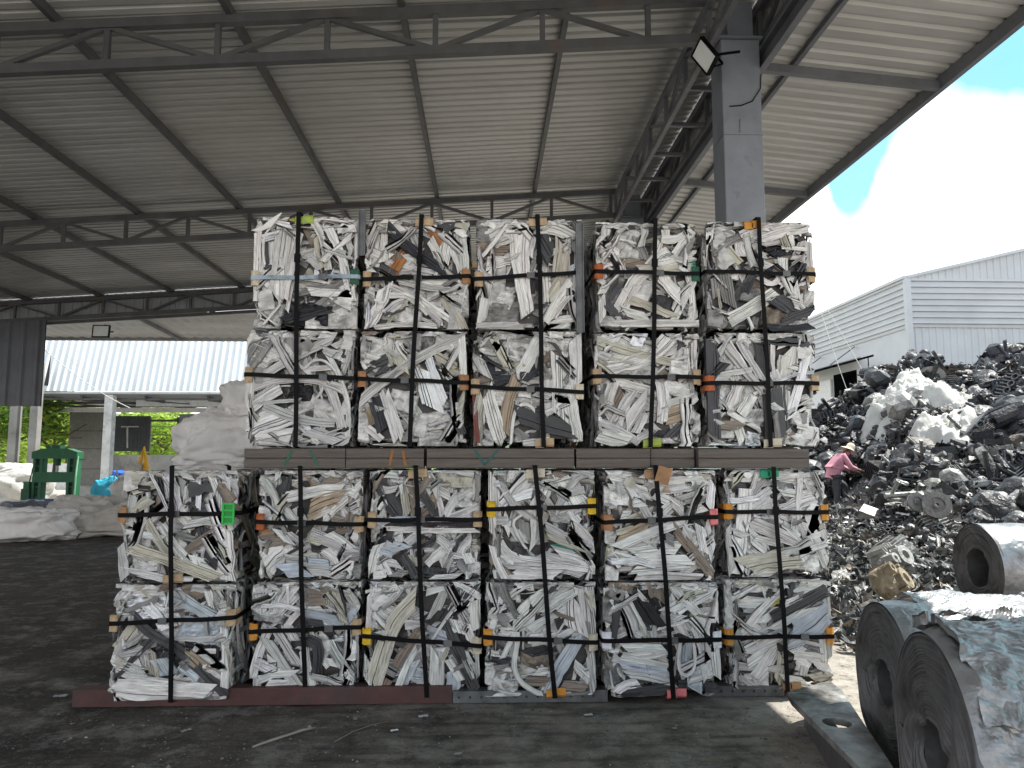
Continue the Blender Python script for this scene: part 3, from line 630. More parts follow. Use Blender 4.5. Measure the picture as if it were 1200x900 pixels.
def add_sheet(mb, F, c, size, rot, depth, col, rng, amp=.02, lim=None, n=15, fs=None, poly=None):
    a = np.linspace(-.5, .5, n); U, V = np.meshgrid(a * size[0], a * size[1], indexing='ij')
    cr, sr = math.cos(rot), math.sin(rot); P2 = np.stack([U.ravel() * cr - V.ravel() * sr, U.ravel() * sr + V.ravel() * cr], 1)
    Q = np.concatenate([P2, np.full((n * n, 1), rng.uniform(0, 9))], 1); sd = int(rng.integers(1, 99999)); fs = fs or rng.uniform(12, 26)
    h = ridged(Q, sd, 4, fs, .62) * amp * 1.6
    off = np.stack([fbm(Q, sd + 1, 3, fs), fbm(Q, sd + 2, 3, fs)], 1) * amp * .9
    P2 = P2 + off + np.array(c); lim = rng.uniform(-.002, .014) if lim is None else lim
    edge = (np.maximum(np.abs(U.ravel()) / size[0], np.abs(V.ravel()) / size[1]) > .47)
    X = F.map(P2[:, 0], P2[:, 1], np.minimum(depth + h - edge * .02, lim + np.minimum(h, 0) * .6), lim)
    idx = np.arange(n * n).reshape(n, n); Fq = np.stack([idx[:-1, :-1], idx[1:, :-1], idx[1:, 1:], idx[:-1, 1:]], -1).reshape(-1, 4)
    cc = np.array(col, float); cc[:3] = np.clip(cc[:3] * rng.uniform(.85, 1.05), 0, 1)
    cc = np.tile(cc, (n * n, 1)); cc[:, :3] *= np.clip(1.0 + (h / amp - .15) * .6, .45 if max(col[:3]) > .2 else .8, 1)[:, None]  # creases darkened by height, shade put into the sheet colour
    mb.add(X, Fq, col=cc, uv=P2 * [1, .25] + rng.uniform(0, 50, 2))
def rnd_path(rng, U, V, L, horiz=0):
    c = np.array([rng.uniform(-U / 2, U / 2), rng.uniform(0, V)]); a = rng.uniform(0, PI) if rng.random() > horiz else rng.normal() * .3
    n = 5; th = a + np.cumsum(rng.normal(size=n) * rng.choice([.05, .12, .3]))
    if rng.random() < .15: th[rng.integers(1, n):] += rng.choice([-1, 1]) * rng.uniform(.5, 1.8)
    st = np.stack([np.cos(th), np.sin(th)], 1) * L / n; P = np.concatenate([[[0, 0]], np.cumsum(st, 0)]); return P - P.mean(0) + c
def fill(mb, F, rng, n, pal=WT, front=False, horiz=0):
    U, V = float(F.U), float(F.V)
    order = np.sort(rng.uniform(0, 1, n))
    for q in order:                               # deep pieces first, then nearer ones
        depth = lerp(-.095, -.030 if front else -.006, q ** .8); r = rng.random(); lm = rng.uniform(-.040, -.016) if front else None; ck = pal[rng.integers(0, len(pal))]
        if q < (.6 if front else .3) and rng.random() < .6: ck = 'MGGDGW'[rng.integers(0, 6)]  # deep pieces often take darker tones, adding to the shade in the gaps
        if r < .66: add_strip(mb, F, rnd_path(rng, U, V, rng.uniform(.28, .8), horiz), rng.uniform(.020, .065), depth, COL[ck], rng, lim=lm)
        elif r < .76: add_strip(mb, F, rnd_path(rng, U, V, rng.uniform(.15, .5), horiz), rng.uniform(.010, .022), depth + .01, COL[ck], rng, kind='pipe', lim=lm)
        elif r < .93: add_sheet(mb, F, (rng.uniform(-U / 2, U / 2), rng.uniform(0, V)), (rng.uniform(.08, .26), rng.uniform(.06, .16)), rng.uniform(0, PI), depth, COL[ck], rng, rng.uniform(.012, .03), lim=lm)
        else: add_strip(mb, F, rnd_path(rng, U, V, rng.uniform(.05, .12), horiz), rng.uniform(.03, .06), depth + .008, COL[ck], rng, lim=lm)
# pieces one can pick out in each bale: kind width points, in a 0..900 square over the front; rect = where the bale sits in it
HERO = {
'U1a': ((55, 90, 890, 880), 'w W 170 195,160 185,330 200,470 205,620;w G 110 300,110 275,400 235,650;w W 90 400,180 340,420 290,660;w G 60 500,380 600,450;w W 26 240,92 190,170 125,185 80,120;p W 20 235,110 150,190 125,260 130,400 210,620 295,705 230,770 150,860;w W 50 520,110 600,220 650,460;w E 34 545,230 560,330 600,450;w W 62 640,150 740,320 780,420 850,680;w M 44 840,130 620,230;w W 30 866,130 876,390;w W 28 372,510 330,760;w W 34 140,520 150,710;w M 64 440,620 760,560;w M 70 800,545 600,720;s B 330,150 490,785 0.1;s W 240,110 600,845 -0.1;s G 200,200 180,800 0.2;s G 210,160 770,690 0.3;s G 220,140 780,820 0;w W 50 84,200 78,480;w W 44 80,520 78,690;w W 56 790,200 800,270 840,340;w B 70 320,830 660,745;p W 16 520,110 620,100 800,120;w Y 30 340,95 430,110;w M 34 900,560 780,600 680,700'),
'U1b': ((45, 25, 880, 860), 'w W 80 45,130 310,240;w G 66 120,60 240,130 350,215;s W 150,170 345,120 .3;w G 54 90,430 260,300 460,200 720,80;w W 50 430,120 500,60 560,30;w W 46 710,140 870,70;p W 22 490,310 560,240 650,235 740,330;w W 36 500,310 720,290;w W 34 640,160 720,260 800,420 850,600 840,800;w G 60 100,440 250,390 420,375 620,380 700,450 760,600 810,780;w W 56 690,400 750,560 810,740;s K 170,110 460,475 .2;w W 90 50,610 180,510 310,440;s W 230,90 470,590 -.45;s G 130,150 650,620 .1;w W 150 50,760 180,700 330,650;w G 60 190,570 380,650 560,690 740,700;w W 110 130,840 400,790;w G 80 540,750 790,830;s W 120,60 620,820 .1;s D 110,110 760,230 0;w G 44 840,170 790,320;w W 60 70,320 70,600;s G 150,130 120,270 .4;s W 110,90 700,640 1.2'),
'U2a': ((40, 60, 875, 890), 's G 180,70 150,80 .1;w W 130 145,110 140,250 125,400;s W 130,80 105,385 .2;w W 64 235,250 235,350;w W 130 230,85 330,150 390,200;w G 70 390,90 440,200 500,300;w O 70 355,300 300,400 250,490;w N 80 290,300 270,380;w T 50 180,390 250,430;w B 70 215,110 330,230 480,330 690,460;w B 40 690,370 520,320 400,270;w W 80 715,130 690,230 670,360;w O 60 560,120 610,210 650,250;w N 80 620,130 640,230;w W 60 560,210 620,310 650,400;w G 70 800,110 820,250 850,450;w W 56 740,260 780,360 810,440;w W 60 400,520 700,540;w G 44 300,530 560,580 780,600;w W 84 210,570 170,720 60,890;w G 50 240,570 360,620 500,700 650,840;w W 44 240,640 380,630 470,700 560,780;w W 60 210,780 300,700 380,680;w D 30 210,780 300,760 370,720;s W 180,120 390,790 .3;w E 84 670,620 740,740 830,880;w W 44 500,670 620,750 740,830;w W 36 120,880 380,850 620,870;s G 90,160 60,720 .1;s W 120,120 600,640 0;s G 100,200 820,680 0'),
'U2b': ((25, 60, 875, 870), 's W 180,170 100,180 .3;w W 130 285,80 270,190;w E 120 300,190 330,310;s G 170,110 420,130 .1;s M 110,160 540,130 .4;w W 60 50,300 230,210;w D 60 50,330 240,250;w D 46 170,370 260,270;w G 60 30,560 180,440 330,340 520,230 700,150 850,90;s W 190,90 720,130 .2;w E 90 620,240 720,290 820,350;w S 130 500,320 570,480 610,610;w S 60 560,240 620,380 700,570;w W 44 190,490 250,640 320,840;w W 44 240,500 300,640 370,810;w B 90 140,540 180,640 220,760;w T 60 100,600 140,720;s W 240,120 640,700 -.1;s W 200,130 360,560 .3;w B 60 690,430 830,470;w D 60 740,600 800,700 850,790;s W 90,260 55,700 0;w W 50 90,740 210,830;s G 220,120 620,840 0;w W 50 830,100 850,380;s G 120,140 500,740 .2;w W 40 170,880 380,870'),
'U3a': ((50, 65, 880, 885), 's M 200,180 140,150 .2;w W 110 130,210 250,150 370,110;w G 90 160,250 290,200;w N 70 170,290 300,300;s N 130,110 110,300 .5;w W 100 130,400 230,370 330,350;w W 70 340,160 360,400 400,560 440,760;w W 90 420,170 400,380 450,780;w W 60 490,170 460,330;w W 60 170,440 130,600 90,850;s G 130,330 210,560 .1;s W 110,110 290,660 .5;s M 260,170 230,780 .2;w W 80 560,110 690,130 800,190;w D 60 560,190 700,270;w W 36 620,330 700,280 790,240;w W 30 540,290 570,360 620,410;w E 110 730,250 720,400 700,540;w W 80 580,470 600,700;w E 70 700,530 620,640;w W 56 790,530 690,660 590,830;w W 64 760,640 690,720 620,820;w D 60 620,650 610,700;w N 70 790,650 750,740;w W 50 650,820 860,800;w M 60 845,90 835,330;w G 64 845,500 850,800;w K 46 490,540 480,620;w G 50 60,870 400,860;w M 50 370,60 550,120;w D 120 640,350 560,210'),
'U3b': ((40, 50, 870, 880), 's W 340,170 300,150 .25;w M 50 480,110 400,90;w E 30 90,130 150,220;w G 90 30,200 120,370;s W 90,60 190,260 .2;s W 110,90 270,290 0;w B 150 170,360 310,350;w E 50 355,310 420,280;w W 84 560,80 490,200 450,290 380,390;w B 80 400,400 520,320;s W 230,110 660,150 .2;s N 150,120 630,250 0;w W 60 700,210 740,300 780,460;w G 100 830,80 840,250 830,450;w W 36 600,350 700,300;s W 130,90 620,370 .1;w W 90 600,400 610,640;w W 110 700,240 700,440 710,680;w W 70 770,440 800,640 850,850;w W 90 150,490 200,680 260,880;w R 30 50,500 65,680 80,860;w T 74 370,400 300,580 280,780;s W 120,110 240,530 .2;p W 24 330,870 345,680 380,590 460,575 510,630;w D 110 370,650 550,710 800,770;w M 50 350,760 440,830;w W 60 100,560 100,750;s W 110,70 430,500 .1;w W 50 420,870 620,850;s G 100,120 130,830 0'),
'U4a': ((60, 110, 890, 880), 'w W 60 150,120 130,300;s G 290,200 300,250 .15;s W 120,120 190,340 .1;w M 64 400,200 470,370;w D 80 460,180 600,150;s M 240,110 740,120 .4;w W 60 640,130 640,220;w W 60 600,220 700,230 790,190;w W 56 860,160 780,240 710,330;w W 50 590,240 540,340;w W 120 540,410 620,330 700,330;w W 60 540,410 720,380 860,350;w W 50 760,330 880,320;w V 60 740,400 880,390;w W 50 230,450 160,520 100,620;w D 110 160,600 240,500;s M 130,240 190,600 .3;w W 80 480,450 370,520 340,570;w W 100 350,570 290,660 240,750;w E 60 300,650 480,700 680,780;s W 200,160 420,580 .3;w W 90 580,470 640,550 740,640;s D 240,100 640,680 .1;w W 52 870,500 780,640 690,800;w W 44 810,470 850,680 830,800;w W 50 220,830 500,825 880,825;w W 60 280,740 480,790;w D 60 110,660 240,790;w W 50 100,640 110,800;w G 70 100,460 110,560;s G 170,70 170,810 .1'),
'U4b': ((40, 50, 850, 850), 'w W 110 130,220 300,210 460,180;w W 100 160,300 330,260 500,200 620,80;w W 60 280,330 470,240;w W 90 70,90 190,60 260,110 400,180;w E 54 60,100 230,160 450,210 660,260;w W 54 720,130 620,180 540,190;w W 44 730,150 660,250;s G 80,90 680,90 .1;w W 40 755,90 765,370;w W 40 820,90 820,360;s G 190,130 430,330 .3;w E 50 70,180 120,270 190,350;w W 44 90,130 70,280;w W 60 215,400 340,430 520,470;w W 70 190,400 150,500 130,580;w N 70 240,440 170,570;w W 60 330,470 260,560 190,680;w W 70 440,500 350,600 280,710;w W 60 420,630 350,760;w W 40 310,520 230,700;w W 40 530,400 550,520 540,690;w W 38 580,400 600,520 570,680;s W 190,100 680,440 .1;w G 60 600,560 820,500;w T 110 600,640 730,600;s W 140,130 800,680 .4;w D 60 610,790 720,690;w D 70 740,760 830,720;w B 50 500,760 580,770;w G 50 80,680 240,750 380,830;w W 100 70,770 290,830;s W 120,110 700,300 .1;w W 50 360,800 450,760'),
'U5a': ((10, 60, 880, 890), 'w G 60 80,80 180,120 250,160;s W 150,100 150,190 .2;w M 60 60,300 200,200 400,130;w B 40 230,200 320,140 420,110;w E 76 180,260 230,320 280,380;w W 60 370,160 260,230 320,320;w G 150 320,210 520,120 830,50;w W 60 440,200 650,130 860,90;w G 70 440,220 560,200 700,150;w B 130 520,280 610,250;w B 120 490,330 560,390;w W 90 630,300 620,400;w W 70 690,160 710,260;w D 80 740,160 820,140;w G 44 800,200 740,330;w G 50 850,200 850,420;w W 54 360,350 440,370 530,400;w W 60 440,310 520,330;w M 90 90,470 110,620;w M 90 150,450 190,700;w D 80 300,540 260,610;s W 150,70 250,470 .2;w D 60 400,450 300,580 230,640;w W 40 430,480 520,545 610,500 590,440;w W 40 610,540 700,490 820,475;w B 60 350,520 300,640;w W 90 570,590 420,690 200,800;w G 70 440,650 300,770 180,830;w D 90 590,620 680,680 740,740;w D 60 540,660 700,760;w W 46 720,540 750,720;w G 40 700,520 640,620;s N 220,120 560,780 .1;w D 60 600,830 740,770 870,730;s G 160,90 740,855 .1;s M 130,120 60,800 .2;s G 100,130 850,640 .2;w B 50 480,860 640,880 850,850;s M 120,110 340,620 .2'),
'U5b': ((10, 60, 885, 870), 'w D 100 50,120 50,400 50,800;w W 60 130,110 130,220;w G 56 110,90 230,230 370,390 460,500;w W 44 200,130 290,260 370,380;w W 50 290,130 370,260 450,400;w M 70 340,130 400,220;w D 60 430,110 460,400;w M 60 530,90 510,300;w W 34 180,280 200,390;w W 60 240,290 280,380;w W 40 590,150 700,110 820,80;w E 80 690,150 740,180 820,220;w W 130 680,170 640,390;w W 44 520,390 560,310 590,420 610,600;w S 60 800,240 740,440 650,680;w S 44 860,230 790,400;w W 84 260,430 220,540 170,620;w W 80 370,500 330,570 270,650;w W 70 300,440 320,510;w W 36 160,620 280,690 430,750;s W 120,120 130,590 .1;s W 110,100 160,760 0;w W 60 230,680 280,840;s G 170,110 390,670 .1;w W 60 500,570 580,620;w D 100 570,440 570,560 600,800;w M 40 540,640 560,850;w W 50 640,470 640,600;s W 200,80 720,830 .1;w W 90 760,560 830,540;s W 130,130 750,660 .2;s W 140,90 830,790 .2;w W 70 700,700 780,720;s S 130,90 370,820 .1;w D 40 470,440 480,850;s G 80,100 830,130 0;w N 60 640,780 700,830;s W 100,80 320,90 .2'),
'L1a': ((50, 50, 850, 800), 's W 130,90 130,100 .1;w E 50 100,190 270,140;w D 90 160,200 260,210;w N 80 290,260 350,310;w W 70 300,70 350,210 390,330;w K 30 290,70 340,280;w G 70 460,110 480,240;w W 70 530,130 500,260;w D 60 660,110 590,210 510,300;w G 60 650,170 650,250;w W 74 690,80 700,380;w W 50 760,80 770,300;w W 60 800,90 800,260;w G 50 120,220 110,420;w E 60 250,240 140,320 80,420;w W 60 450,330 530,430;w G 44 210,240 130,380;s W 110,200 200,480 .1;w E 54 230,390 310,520 390,640;w W 60 330,420 420,560 500,640;s G 100,200 440,380 .1;w W 80 440,560 500,600;w N 50 440,640 560,560 700,460;w E 50 600,380 700,440;w D 44 580,430 600,490;w D 44 620,400 640,470;w B 100 630,590 730,660;w W 50 610,590 660,560;w W 90 550,680 730,720;w W 40 560,620 590,690;w G 60 60,560 100,780;w W 130 740,440 760,620 770,790;w E 66 130,570 350,640 560,720 720,780;w W 44 70,720 250,750 400,790;w G 40 120,600 240,660;s G 170,130 230,660 .1;w W 40 420,790 560,790;w G 60 430,620 560,720;w D 60 560,310 640,290;w M 40 440,480 560,520'),
'L1b': ((15, 90, 760, 835), 's G 330,40 200,100 0;w W 50 100,140 320,140;w N 70 430,130 600,110;w N 44 460,150 580,160;s W 130,90 650,160 .1;w G 60 580,220 700,270;s S 280,160 190,230 .2;w S 110 250,200 330,290 380,370;w L 70 400,170 520,240 620,300;w W 60 60,180 90,140;w W 60 30,260 60,200;w E 100 50,560 110,460 170,370;w G 30 60,540 200,400;s L 280,170 570,400 .05;w D 50 150,300 280,430 400,480 560,640 740,810;w D 60 250,440 150,550 30,700;w E 60 250,500 280,680;w G 40 220,540 230,650;s D 110,130 340,520 .2;w W 110 20,590 220,640;w G 60 60,620 240,680;w L 90 310,570 380,680;w T 60 470,540 600,640 740,720;w W 110 30,750 350,780 620,800;w M 90 570,800 680,790;w W 40 700,370 720,560 720,760;w D 30 655,500 655,600;w L 50 440,610 560,700;s W 130,110 540,590 .2;w M 60 430,640 500,600;w K 50 470,490 620,520;s G 120,90 120,520 .3;w G 50 690,270 690,360;w W 30 120,690 400,720'),
'L2a': ((5, 30, 865, 875), 's W 160,150 60,140 .1;w D 90 210,110 180,320;w D 46 230,90 240,170;w B 44 100,230 170,330 220,430;w B 60 60,220 130,330 170,450;s W 140,110 60,380 .2;w T 90 400,110 440,100;w W 80 210,240 340,220 520,180 690,180;w E 64 440,220 600,180 720,140;w T 130 420,350 530,290 690,250;w W 50 540,430 640,330 760,230 850,130;w W 60 430,400 600,330;w W 110 790,130 730,230;w W 50 740,80 830,40;w N 120 570,90 700,90;s W 100,140 800,300 .3;w W 60 200,310 300,420;w W 50 310,320 390,440;s L 140,70 290,430 .1;w N 50 770,350 760,450;w N 50 600,400 740,430;w N 120 50,570 180,550;w O 30 20,510 100,500;w W 130 210,600 110,680 60,740;w W 70 100,860 150,790 230,730;w W 50 170,490 280,600;w W 50 250,510 370,600;w G 90 440,520 620,590 840,680;w W 56 590,520 680,560 780,640;w W 70 560,650 660,720 740,810;w W 60 640,660 740,800;w L 100 220,810 400,800;w G 70 240,720 420,740;w G 80 430,800 600,810 740,860;w D 60 450,620 520,650;w M 60 700,700 850,700;s M 120,130 800,830 .1;w L 60 430,740 600,760;w B 50 160,820 210,810;w E 44 420,560 540,600'),
'L2b': ((70, 20, 895, 870), 'w W 60 110,50 130,170 90,270;w W 60 180,60 160,170 130,260;w W 56 300,50 250,150 220,270;w W 56 390,50 330,130 270,250;w W 50 400,130 270,260;s W 100,200 90,160 .1;s G 190,80 200,290 .1;w W 60 200,370 130,560 90,740;w G 60 180,440 260,560 330,660 430,790;w W 40 200,590 300,680 400,790 420,860;w G 54 240,360 330,500 430,640;w W 60 330,350 400,470;w N 60 440,80 640,90;w N 90 450,150 600,140;w E 60 630,160 630,200;w E 50 680,40 730,170 770,320;w G 60 760,60 850,180 890,230;w W 60 450,230 620,240;w L 70 460,270 640,290 750,340;w S 60 640,320 700,370;w L 90 780,340 860,230;w D 70 470,460 570,470 590,560 570,760;w K 100 480,540 560,640;w W 60 470,500 500,680 560,840;w S 64 680,500 740,610 860,760;w W 90 650,600 700,660;w B 110 150,680 280,660;w W 70 200,790 370,790;s W 160,90 280,830 .1;w D 80 780,470 870,560;w S 70 740,430 830,450;w G 50 640,780 780,760;s W 120,80 590,810 .2;w W 50 130,740 130,880;w B 50 800,740 850,840;w E 50 490,780 500,860;w D 50 480,310 620,340;w M 60 700,720 680,780;w B 60 640,420 720,420'),
'L3a': ((5, 30, 880, 880), 's G 160,120 190,70 .1;w D 90 50,50 110,200 190,320 250,400;w D 50 110,110 200,250 260,370;w M 80 170,110 230,180;w E 54 250,110 280,250 300,390;w N 50 320,110 350,250 370,390;w D 50 420,200 520,380;s W 90,160 60,280 .1;w W 50 440,60 450,160 480,220;w W 60 470,60 540,180 640,230;s E 300,110 670,100 .05;w N 40 580,120 720,120;w W 40 540,230 570,330 580,390;w W 56 700,220 650,290 600,390;w T 56 470,240 530,260;w G 50 700,240 820,180;s W 200,130 790,270 .3;w W 44 640,400 860,310;w W 50 850,70 850,230;w L 40 90,440 200,405 420,420 640,420 830,440;w W 34 100,480 400,500 640,505 860,500;w K 26 140,450 500,450 830,445;w W 56 540,560 600,600 650,660;w W 60 600,650 530,700 460,770;w D 80 740,540 720,700;w W 46 700,590 640,620;w W 46 600,670 570,770;w M 60 700,740 800,840;w G 60 660,660 600,800;w E 80 800,620 870,620;w W 80 30,830 70,640 110,600;w L 110 90,620 240,660;w W 120 60,700 120,850;w D 54 270,690 330,780 370,860;w W 50 120,740 250,770;w E 60 340,700 370,780;w W 60 230,540 250,600;w G 60 380,540 300,600;w B 22 100,540 250,620 400,640 520,570;w M 50 200,830 300,840;s D 170,90 510,830 .1;s W 120,100 840,790 .3;w W 50 480,880 700,870;w W 60 770,680 800,760'),
'L3b': ((5, 40, 880, 880), 'w L 110 70,60 220,90;w M 70 80,150 260,150 430,90;w G 50 260,90 430,80;w W 56 60,90 50,270 40,430;w G 40 100,160 120,300;w W 60 100,200 250,290;w W 50 120,250 220,340;s G 130,130 130,340 .2;w E 110 390,160 250,300 180,450 80,800;w E 60 300,230 210,360;w W 80 430,250 360,300;w W 60 310,360 440,370;w N 56 440,370 380,450 300,560 160,830;w M 70 330,530 240,700;w W 44 400,540 330,660 250,860;w L 60 390,630 290,830;w L 90 340,720 470,750;w L 110 160,680 300,680;w W 60 30,620 30,780;w M 60 470,60 720,60;w W 60 470,110 600,70 740,30;w G 60 610,100 560,220 510,320;w L 84 770,40 730,130;w D 60 840,60 740,190 660,300;w W 20 720,190 620,320 510,480;w W 20 860,70 820,180 790,270;w K 90 600,260 550,340;w D 80 610,330 680,480 760,650 850,860;w W 56 730,260 790,390 820,500;w W 70 840,180 850,400;w L 100 490,430 640,480;w W 60 540,560 530,840;w G 40 590,560 590,850;w L 90 690,700 680,860;w W 50 640,620 740,780;w G 60 840,580 850,780;s W 150,60 560,560 .1;w B 40 230,540 230,640;w E 50 370,420 460,440;w M 60 790,600 810,700;w W 80 700,330 740,430'),
'L4a': ((40, 50, 860, 870), 's W 130,110 260,100 .3;w W 80 80,90 80,280 90,560;w M 60 150,120 160,200;w W 110 390,110 300,220 180,280;w M 60 330,260 380,200;w W 70 530,110 470,230;w W 60 390,250 400,420 390,620;w W 90 600,80 670,200 750,320;w W 60 560,110 610,250 680,370 740,450;w G 60 480,270 530,340 580,440;w M 50 550,230 600,330;s M 130,200 790,160 .2;w G 50 750,60 720,90;p W 22 300,380 220,430 240,500 300,600 330,640;w W 60 190,400 170,500;w M 80 300,420 310,520;w W 60 230,480 300,590;w G 54 480,470 600,530 740,600 850,640;w E 50 490,530 620,590 780,640;w G 60 690,450 780,530 860,620;w V 60 540,640 660,630 790,660;w W 60 560,660 700,690 860,760;w W 60 130,600 180,680 300,730 480,740 680,760 870,800;w W 50 70,620 110,760 170,860;w D 70 250,640 350,680;w K 60 500,600 620,620;w W 80 220,820 400,820 590,820;w G 50 120,760 350,770;w G 40 600,800 760,840;w E 50 440,360 480,440;w N 50 670,480 720,560;s W 110,100 170,720 .2;w W 40 260,330 380,350;s G 140,120 600,390 .2'),
'L4b': ((20, 10, 865, 880), 's W 260,130 160,90 .1;w K 60 50,200 260,180;w K 80 270,90 340,100;p W 16 390,10 250,90 160,170 110,290 60,430;w G 60 30,350 160,290 270,250;w W 50 110,350 220,350;w W 90 230,330 300,250 360,190;w W 100 380,190 460,110 560,60 670,40;w W 80 290,340 400,290;w G 60 450,240 600,140 750,60;w W 50 350,370 480,300 560,260;w W 80 580,250 660,210;w D 60 560,330 640,300;w W 130 700,130 690,260 720,390;w G 110 790,50 810,250 830,450;w M 60 770,70 800,480;w W 70 450,400 500,400;p W 40 150,590 220,450 240,380 270,400 255,530 230,650 280,770 370,840 460,880;w G 40 110,540 190,600;s N 250,110 420,620 .15;w L 90 740,420 660,560 560,720 500,850;w K 60 330,560 520,520;w W 60 350,450 460,440;w W 40 560,450 660,390 700,390;w D 60 600,450 680,440;w W 40 400,700 540,690;w N 60 310,770 500,780;w N 60 600,800 800,820;s W 160,130 90,740 .3;w W 60 700,640 810,760;w L 70 740,770 810,780;w G 60 820,560 850,850;s W 170,90 170,800 .1;w W 50 60,880 300,890;w W 50 600,890 700,880;w M 60 100,680 280,660;w B 60 80,590 180,620;w W 60 110,410 200,420'),
'L5a': ((50, 50, 880, 890), 'w W 60 70,70 200,90 330,110;w W 56 100,130 250,160 380,230;w W 50 80,180 250,210 400,250;w W 60 360,110 390,90;w N 50 260,80 350,85;w W 70 430,160 600,130 830,140;w W 50 440,210 620,190 740,170;w T 50 490,195 600,190;s G 150,70 640,80 .1;w W 60 700,110 820,100;w G 90 650,290 740,260 820,230;w W 56 550,290 600,330 640,380;w W 60 700,360 800,330;w W 54 440,410 520,330 560,300;w W 60 430,240 540,290;s W 130,150 90,260 .2;s W 150,110 170,260 .1;w W 60 210,310 330,290;w W 60 170,400 240,390;w E 50 400,360 300,400 210,440;w T 60 380,460 260,520 150,560;w W 60 660,440 400,520 130,640;w E 36 130,530 260,490;w W 60 240,680 440,660;w W 80 460,640 600,650;w W 60 190,750 440,730 680,740;w W 56 250,810 450,790 700,780;w W 60 270,870 450,860 760,880;s E 170,90 150,700 .1;w N 60 560,490 660,620 760,750 850,880;w G 50 630,480 690,600;w W 50 750,470 780,680;w W 60 800,470 850,690;s W 100,120 800,770 .2;s W 110,110 740,620 .3;s W 130,60 400,580 .1;w G 50 330,330 380,420;w W 50 860,130 830,350;s W 100,110 90,560 .2;s W 110,120 90,840 .1;w M 60 500,560 560,600'),
'L5b': ((40, 45, 885, 880), 's N 140,130 150,100 .3;w N 60 180,120 290,60;s D 210,260 330,240 .3;w K 60 370,110 460,290;w W 44 200,140 270,280 350,430;w K 130 260,130 340,260 400,360;w W 30 290,110 370,200 420,320;w L 60 140,300 210,250;w G 60 170,330 260,400 320,440;w G 44 220,310 320,420;w N 90 430,70 450,170;w W 54 540,60 620,160 720,260 800,370;w W 56 530,150 560,230;w W 90 860,80 720,160 530,260;w W 60 530,320 600,280;w G 60 790,230 830,330;w W 60 860,160 860,330;s W 170,100 680,80 .1;w W 60 560,330 620,430;w G 50 610,310 660,400;w W 60 700,330 760,520 790,740;p W 26 600,470 580,560 580,700 630,740 690,700 705,600 690,460;w L 70 640,480 640,640;w L 90 690,650 700,860;w W 80 830,500 850,740;w W 56 180,520 330,520 490,540;w W 50 190,590 340,590 480,560;w W 60 150,600 330,640 500,670;w L 50 150,640 350,680 510,710;w G 60 180,700 340,720 530,770;w D 60 180,750 400,750;w D 70 120,860 300,840 520,820;s M 130,160 120,720 .2;w W 50 120,850 180,790 290,780;w D 60 570,800 640,800;w D 60 740,820 880,820;w W 60 750,640 760,750;s W 110,90 100,520 .1;s M 100,170 60,240 .1;w W 44 430,610 500,630;w W 60 100,200 200,180'),
'L6a': ((15, 60, 800, 880), 'w W 80 50,100 200,100 330,90;w D 50 50,170 190,185;w G 60 350,90 240,230;w W 90 175,200 165,400 110,650 90,860;w W 40 80,240 80,340;w G 40 40,160 60,240;w W 50 380,210 220,310;w W 70 390,280 230,370;w W 60 400,330 220,390;w E 50 430,290 400,400;w W 44 460,120 590,140;w G 60 560,190 650,160 770,120;w W 50 440,220 560,240 690,245;w M 44 470,270 570,290;w W 80 460,370 580,310 710,270;w G 50 520,410 640,380 740,320;w W 44 790,180 730,290;w W 60 740,310 740,420;w G 54 220,450 400,520 700,690;w W 40 200,490 400,580 600,650;w W 40 240,580 440,640;w W 50 470,470 580,580;w G 50 520,460 620,610;w G 44 580,470 660,640;w W 60 640,470 720,620 810,850;w W 50 740,450 790,600;w G 50 200,680 260,720;w W 70 200,560 330,680;w E 130 150,800 340,760 580,740;w W 60 200,860 400,850;s W 180,120 650,770 .2;w W 40 80,560 60,680;w G 44 30,500 50,850;s M 120,80 350,480 .1;s M 150,60 480,170 .1;w W 46 600,720 640,820;w G 60 180,720 160,860;w N 40 800,800 820,860'),
'L6b': ((30, 30, 860, 880), 's W 360,90 260,80 .02;s D 300,80 250,140 .1;w W 60 100,220 320,220;w W 44 170,180 320,200;w D 60 100,300 180,320;w W 46 430,160 300,280 140,470;w W 26 120,260 90,370;w W 44 360,280 260,340;w W 50 470,250 300,370;w Y 50 400,210 470,190;w D 90 840,110 640,220 400,340;w W 44 820,90 600,180 500,220;w W 90 850,100 620,90;w D 60 560,80 570,170;w W 50 720,240 560,330 400,420;w L 190 830,240 680,380 540,460;w L 120 660,430 520,560;w W 50 220,370 360,460;w W 60 190,440 300,490;w W 70 170,600 320,520 440,470;w W 60 190,680 330,600 430,540;w W 90 420,580 340,690 250,790;w E 70 470,640 430,840;w D 90 100,680 190,760;s W 270,130 230,830 .1;w W 44 780,430 790,660;w G 50 830,460 840,640;s M 120,130 700,520 .2;w W 60 560,620 760,640;w W 50 700,680 860,740;w E 54 690,800 860,770;w W 90 620,680 610,780;w D 80 530,720 600,700;w W 60 590,640 680,700;w M 50 700,760 760,740;w D 60 380,700 440,640;w W 60 460,800 640,830;w G 50 50,90 60,340;w G 44 860,90 850,340;w W 40 540,600 640,560;w M 50 560,180 640,160'),
}
PADC = dict(t=(.50, .36, .22, 0), T=(.38, .22, .11, 0), g=(.04, .50, .10, 0), G=(.02, .10, .06, 0), o=(.62, .27, .04, 0), y=(.72, .45, .02, 0), p=(.72, .20, .20, 0), w=(.72, .72, .76, 0), r=(.45, .12, .04, 0), e=(.02, .30, .16, 0), l=(.35, .45, .08, 0), c=(.62, .55, .42, 0), n=(.40, .20, .09, 0))
